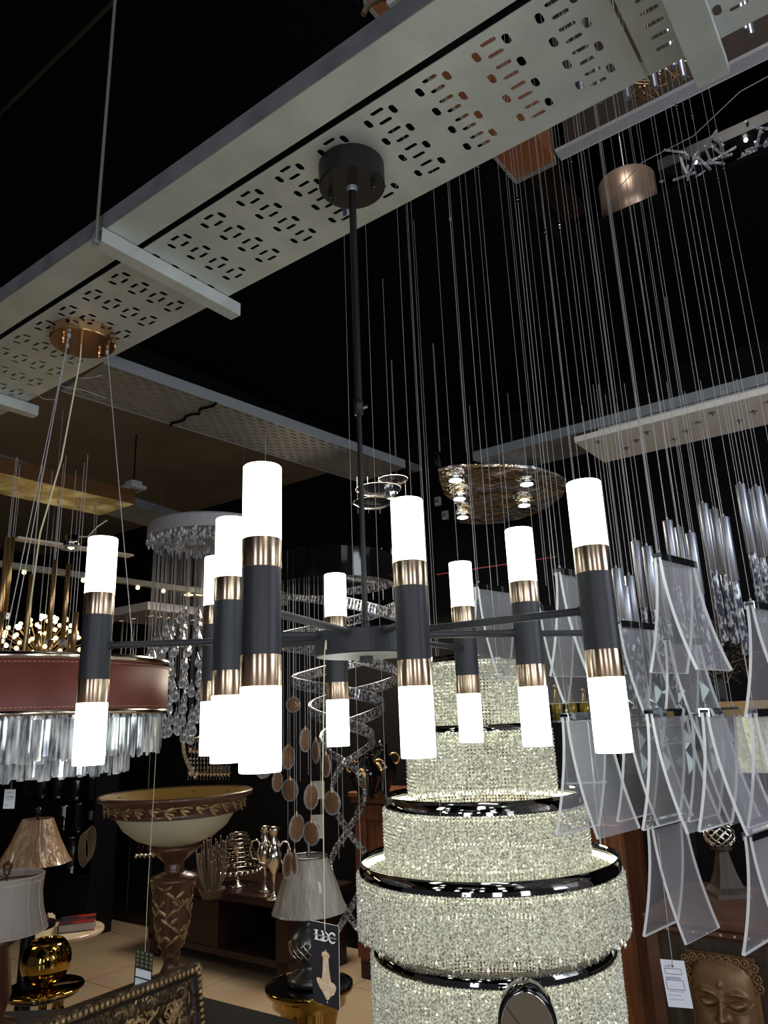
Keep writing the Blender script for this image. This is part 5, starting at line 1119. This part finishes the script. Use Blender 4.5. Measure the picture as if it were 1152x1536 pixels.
# faceted wall mirror and lit crystal blocks, seen between the petals
c = at(1020, 1090, 3.72); root = thing('faceted_mirror_panel', 'mirror panel of raised diamond facets behind the clear petals', 'mirror', c)
f = MB(); s = mpp(c)
for i in range(5):
    for j in range(4):
        p = c + dA * ((i - 1.6) * 34 * s) + dZ * ((1.5 - j) * 34 * s); hs = 17 * s; q = [p + dA * hs + dZ * hs, p - dA * hs + dZ * hs, p - dA * hs - dZ * hs, p + dA * hs - dZ * hs]; tip = p - dB * hs * 1.1
        f.add(q + [tip], [(0, 1, 4), (1, 2, 4), (2, 3, 4), (3, 0, 4)])
f.build('facets', 'facet', root)
f = MB(); f.box(c + dA * (.4 * 34 * s) + dB * .012, (2.55 * 34 * s, .01, 2.05 * 34 * s), SHOP); f.build('backing', 'blackwood', root)
f = MB(); q = c + dA * (.4 * 34 * s) + dB * .1; f.box(V((q.x, q.y, (c.z - .2) / 2)), (.02, .02, (c.z - .2) / 2), SHOP); f.box(V((q.x, q.y, c.z - .2)), (.02, .08, .02), SHOP); f.build('easel_leg', 'blackwood', root)
root = thing('lit_block_lamp', 'square lamp of glowing crystal blocks half behind the petals and the bubbled rods', 'lamp', at(1130, 1140, 3.2))
for j in range(4):
    for i in range(3):
        p = at(1117 + 22 * i - (0 if j else 0), 1085 + 21 * j, 3.2); f = MB(); f.box(p, (.031, .03, .028), SHOP, bev=.004); f.build('crystal_block', 'litblock', root)
f = MB(); p = at(1130, 1062, 3.2); f.box(p, (.12, .06, .03), SHOP); f.tube(p, V((p.x, p.y, 2.85)), .002, n=5); f.build('canopy', 'brass', root)
# small gilded bottles seen under the petals
c = at(846, 1080, 3.3); root = thing('glass_etagere', 'small glass shelf holding golden bottles behind the clear petals', 'shelf', V((c.x, c.y, 0)))
f = MB(); f.box(c - dZ * .004, (.13, .09, .004)); f.box(c - dZ * .25, (.13, .09, .004)); f.build('glass_shelf', 'smoke', root)
for sx in (-1, 1): f = MB(); f.tube(V((c.x + sx * .12, c.y + .08, 0)), V((c.x + sx * .12, c.y + .08, c.z + .1)), .008, n=8); f.build('post', 'chrome', root)
for k, (dx, h, lb) in enumerate(((-.09, .10, 'short golden bottle, first along the glass shelf'), (-.03, .13, 'slim dark golden bottle second along the glass shelf'), (.03, .12, 'golden bottle third along the glass shelf'), (.09, .11, 'golden bottle at the petal end of the glass shelf'))):
    p = c + V((dx, -.03, .001)); r = thing('golden_bottle', lb, 'bottle', p, 'golden bottles on the glass shelf'); f = MB(); f.lathe([(0, 0), (.022, 0), (.024, h * .5), (.010, h * .7), (.008, h), (0, h)], p, 14); f.build('body', 'bordeaux', r); f = MB(); f.ball(p + dZ * (h + .008), .011, 8, 6); f.build('stopper', 'gold', r)

# ================================================================== SMALL EXTRAS
f = MB(); f.tube(at(655, 862, 4.6), at(835, 835, 4.4), .004, n=6); tag(f.build('red_cable', 'pinkred'), 'thin red cable stretched across the dark wall behind the wires', 'cable')
for px, py, lb in ((657, 752, 'tiny white wall unit beside the wavy mirror plate, upper of two'), (668, 773, 'tiny white wall unit beside the wavy mirror plate, lower of two')):
    p = at(px, py, 4.9); f = MB(); f.box(p, (.022, .012, .030), SHOP, bev=.003); r = thing('wall_unit', lb, 'wall unit', p); f.build('housing', 'white', r); f = MB(); f.box(p - dB * .013, (.012, .002, .012), SHOP); f.build('face', 'galvblue', r)
f = MB(); q = atz(517, 309, TZ - .002); f.box(q - dZ * .014, (.006, .001, .016), SHOP); f.build('blue_tape', 'blue', bpy.data.objects['perforated_cable_tray'])
root = thing('junction_box', 'white junction box resting on the trunking at the very top edge', 'junction box', W(.66, .93, TZ + .07))
f = MB(); p = at(622, -6, 1.16); f.box(p, (.05, .035, .02), SHOP, bev=.004); f.build('box', 'white', root)
f = MB(); f.path([at(545, 22, 1.17), at(549, 12, 1.17), at(558, 3, 1.17), at(572, -3, 1.17), at(590, -5, 1.17)], .006, 8); f.build('conduit', 'wicker', root)

# ================================================================== LIGHT
def area(name, loc, to, size, power, col, sy=None):
    l = bpy.data.lights.new(name, 'AREA'); l.energy = power; l.size = size; l.color = col
    if sy: l.shape = 'RECTANGLE'; l.size_y = sy
    o = bpy.data.objects.new(name, l); COL.objects.link(o); o.location = loc
    o.rotation_euler = (V(to) - V(loc)).to_track_quat('-Z', 'Y').to_euler(); return o
for k, (x, y, p) in enumerate(((-2.2, -3.0, 30), (.2, -3.6, 34), (2.4, -3.0, 40))):
    area('added_rear_fill', (x, y, 1.9), (x * .2, 3, 1.5), .7, p, (.95, .97, 1), 2.4)  # added unseen panels behind the camera, for fill and streaks on the metal
area('added_aisle_fill', (-.55, 5.25, 2.5), (-.9, 4.6, 0), .7, 50, (1, .84, .64))  # added warm fill to brighten the floor, no fixture here
area('added_side_aisle_fill', (.1, 3.5, 2.72), (.0, 3.9, 0), .8, 18, (1, .88, .72))  # second added warm fill over the floor, without a fixture
area('added_corner_fill', (-3.3, 4.0, 2.1), (-3.0, 4.6, 0), .8, 9, (1, .85, .6))  # added weak fill for the far end, no lamp stands there
area('added_void_fill', W(.2, 1.2, 5.6), W(.3, 3.3, 4), 1.2, 36, (1, .95, .88))  # added fill so the things up in the void show
area('added_side_fill', (3.2, .6, 2.4), (1.4, 3.2, 1.4), 1.6, 46, (.85, .9, 1))  # added cool side fill
w = bpy.data.worlds.new('shop_air'); scn.world = w; w.use_nodes = True
w.node_tree.nodes['Background'].inputs[0].default_value = (.6, .62, .7, 1); w.node_tree.nodes['Background'].inputs[1].default_value = .07
scn.view_settings.view_transform = 'Standard'; scn.view_settings.look = 'None'
scn.cycles.use_denoising = True
scn.cycles.transparent_max_bounces = 24; scn.cycles.max_bounces = 6; scn.cycles.caustics_reflective = False; scn.cycles.caustics_refractive = False
scn.cycles.sample_clamp_indirect = 4
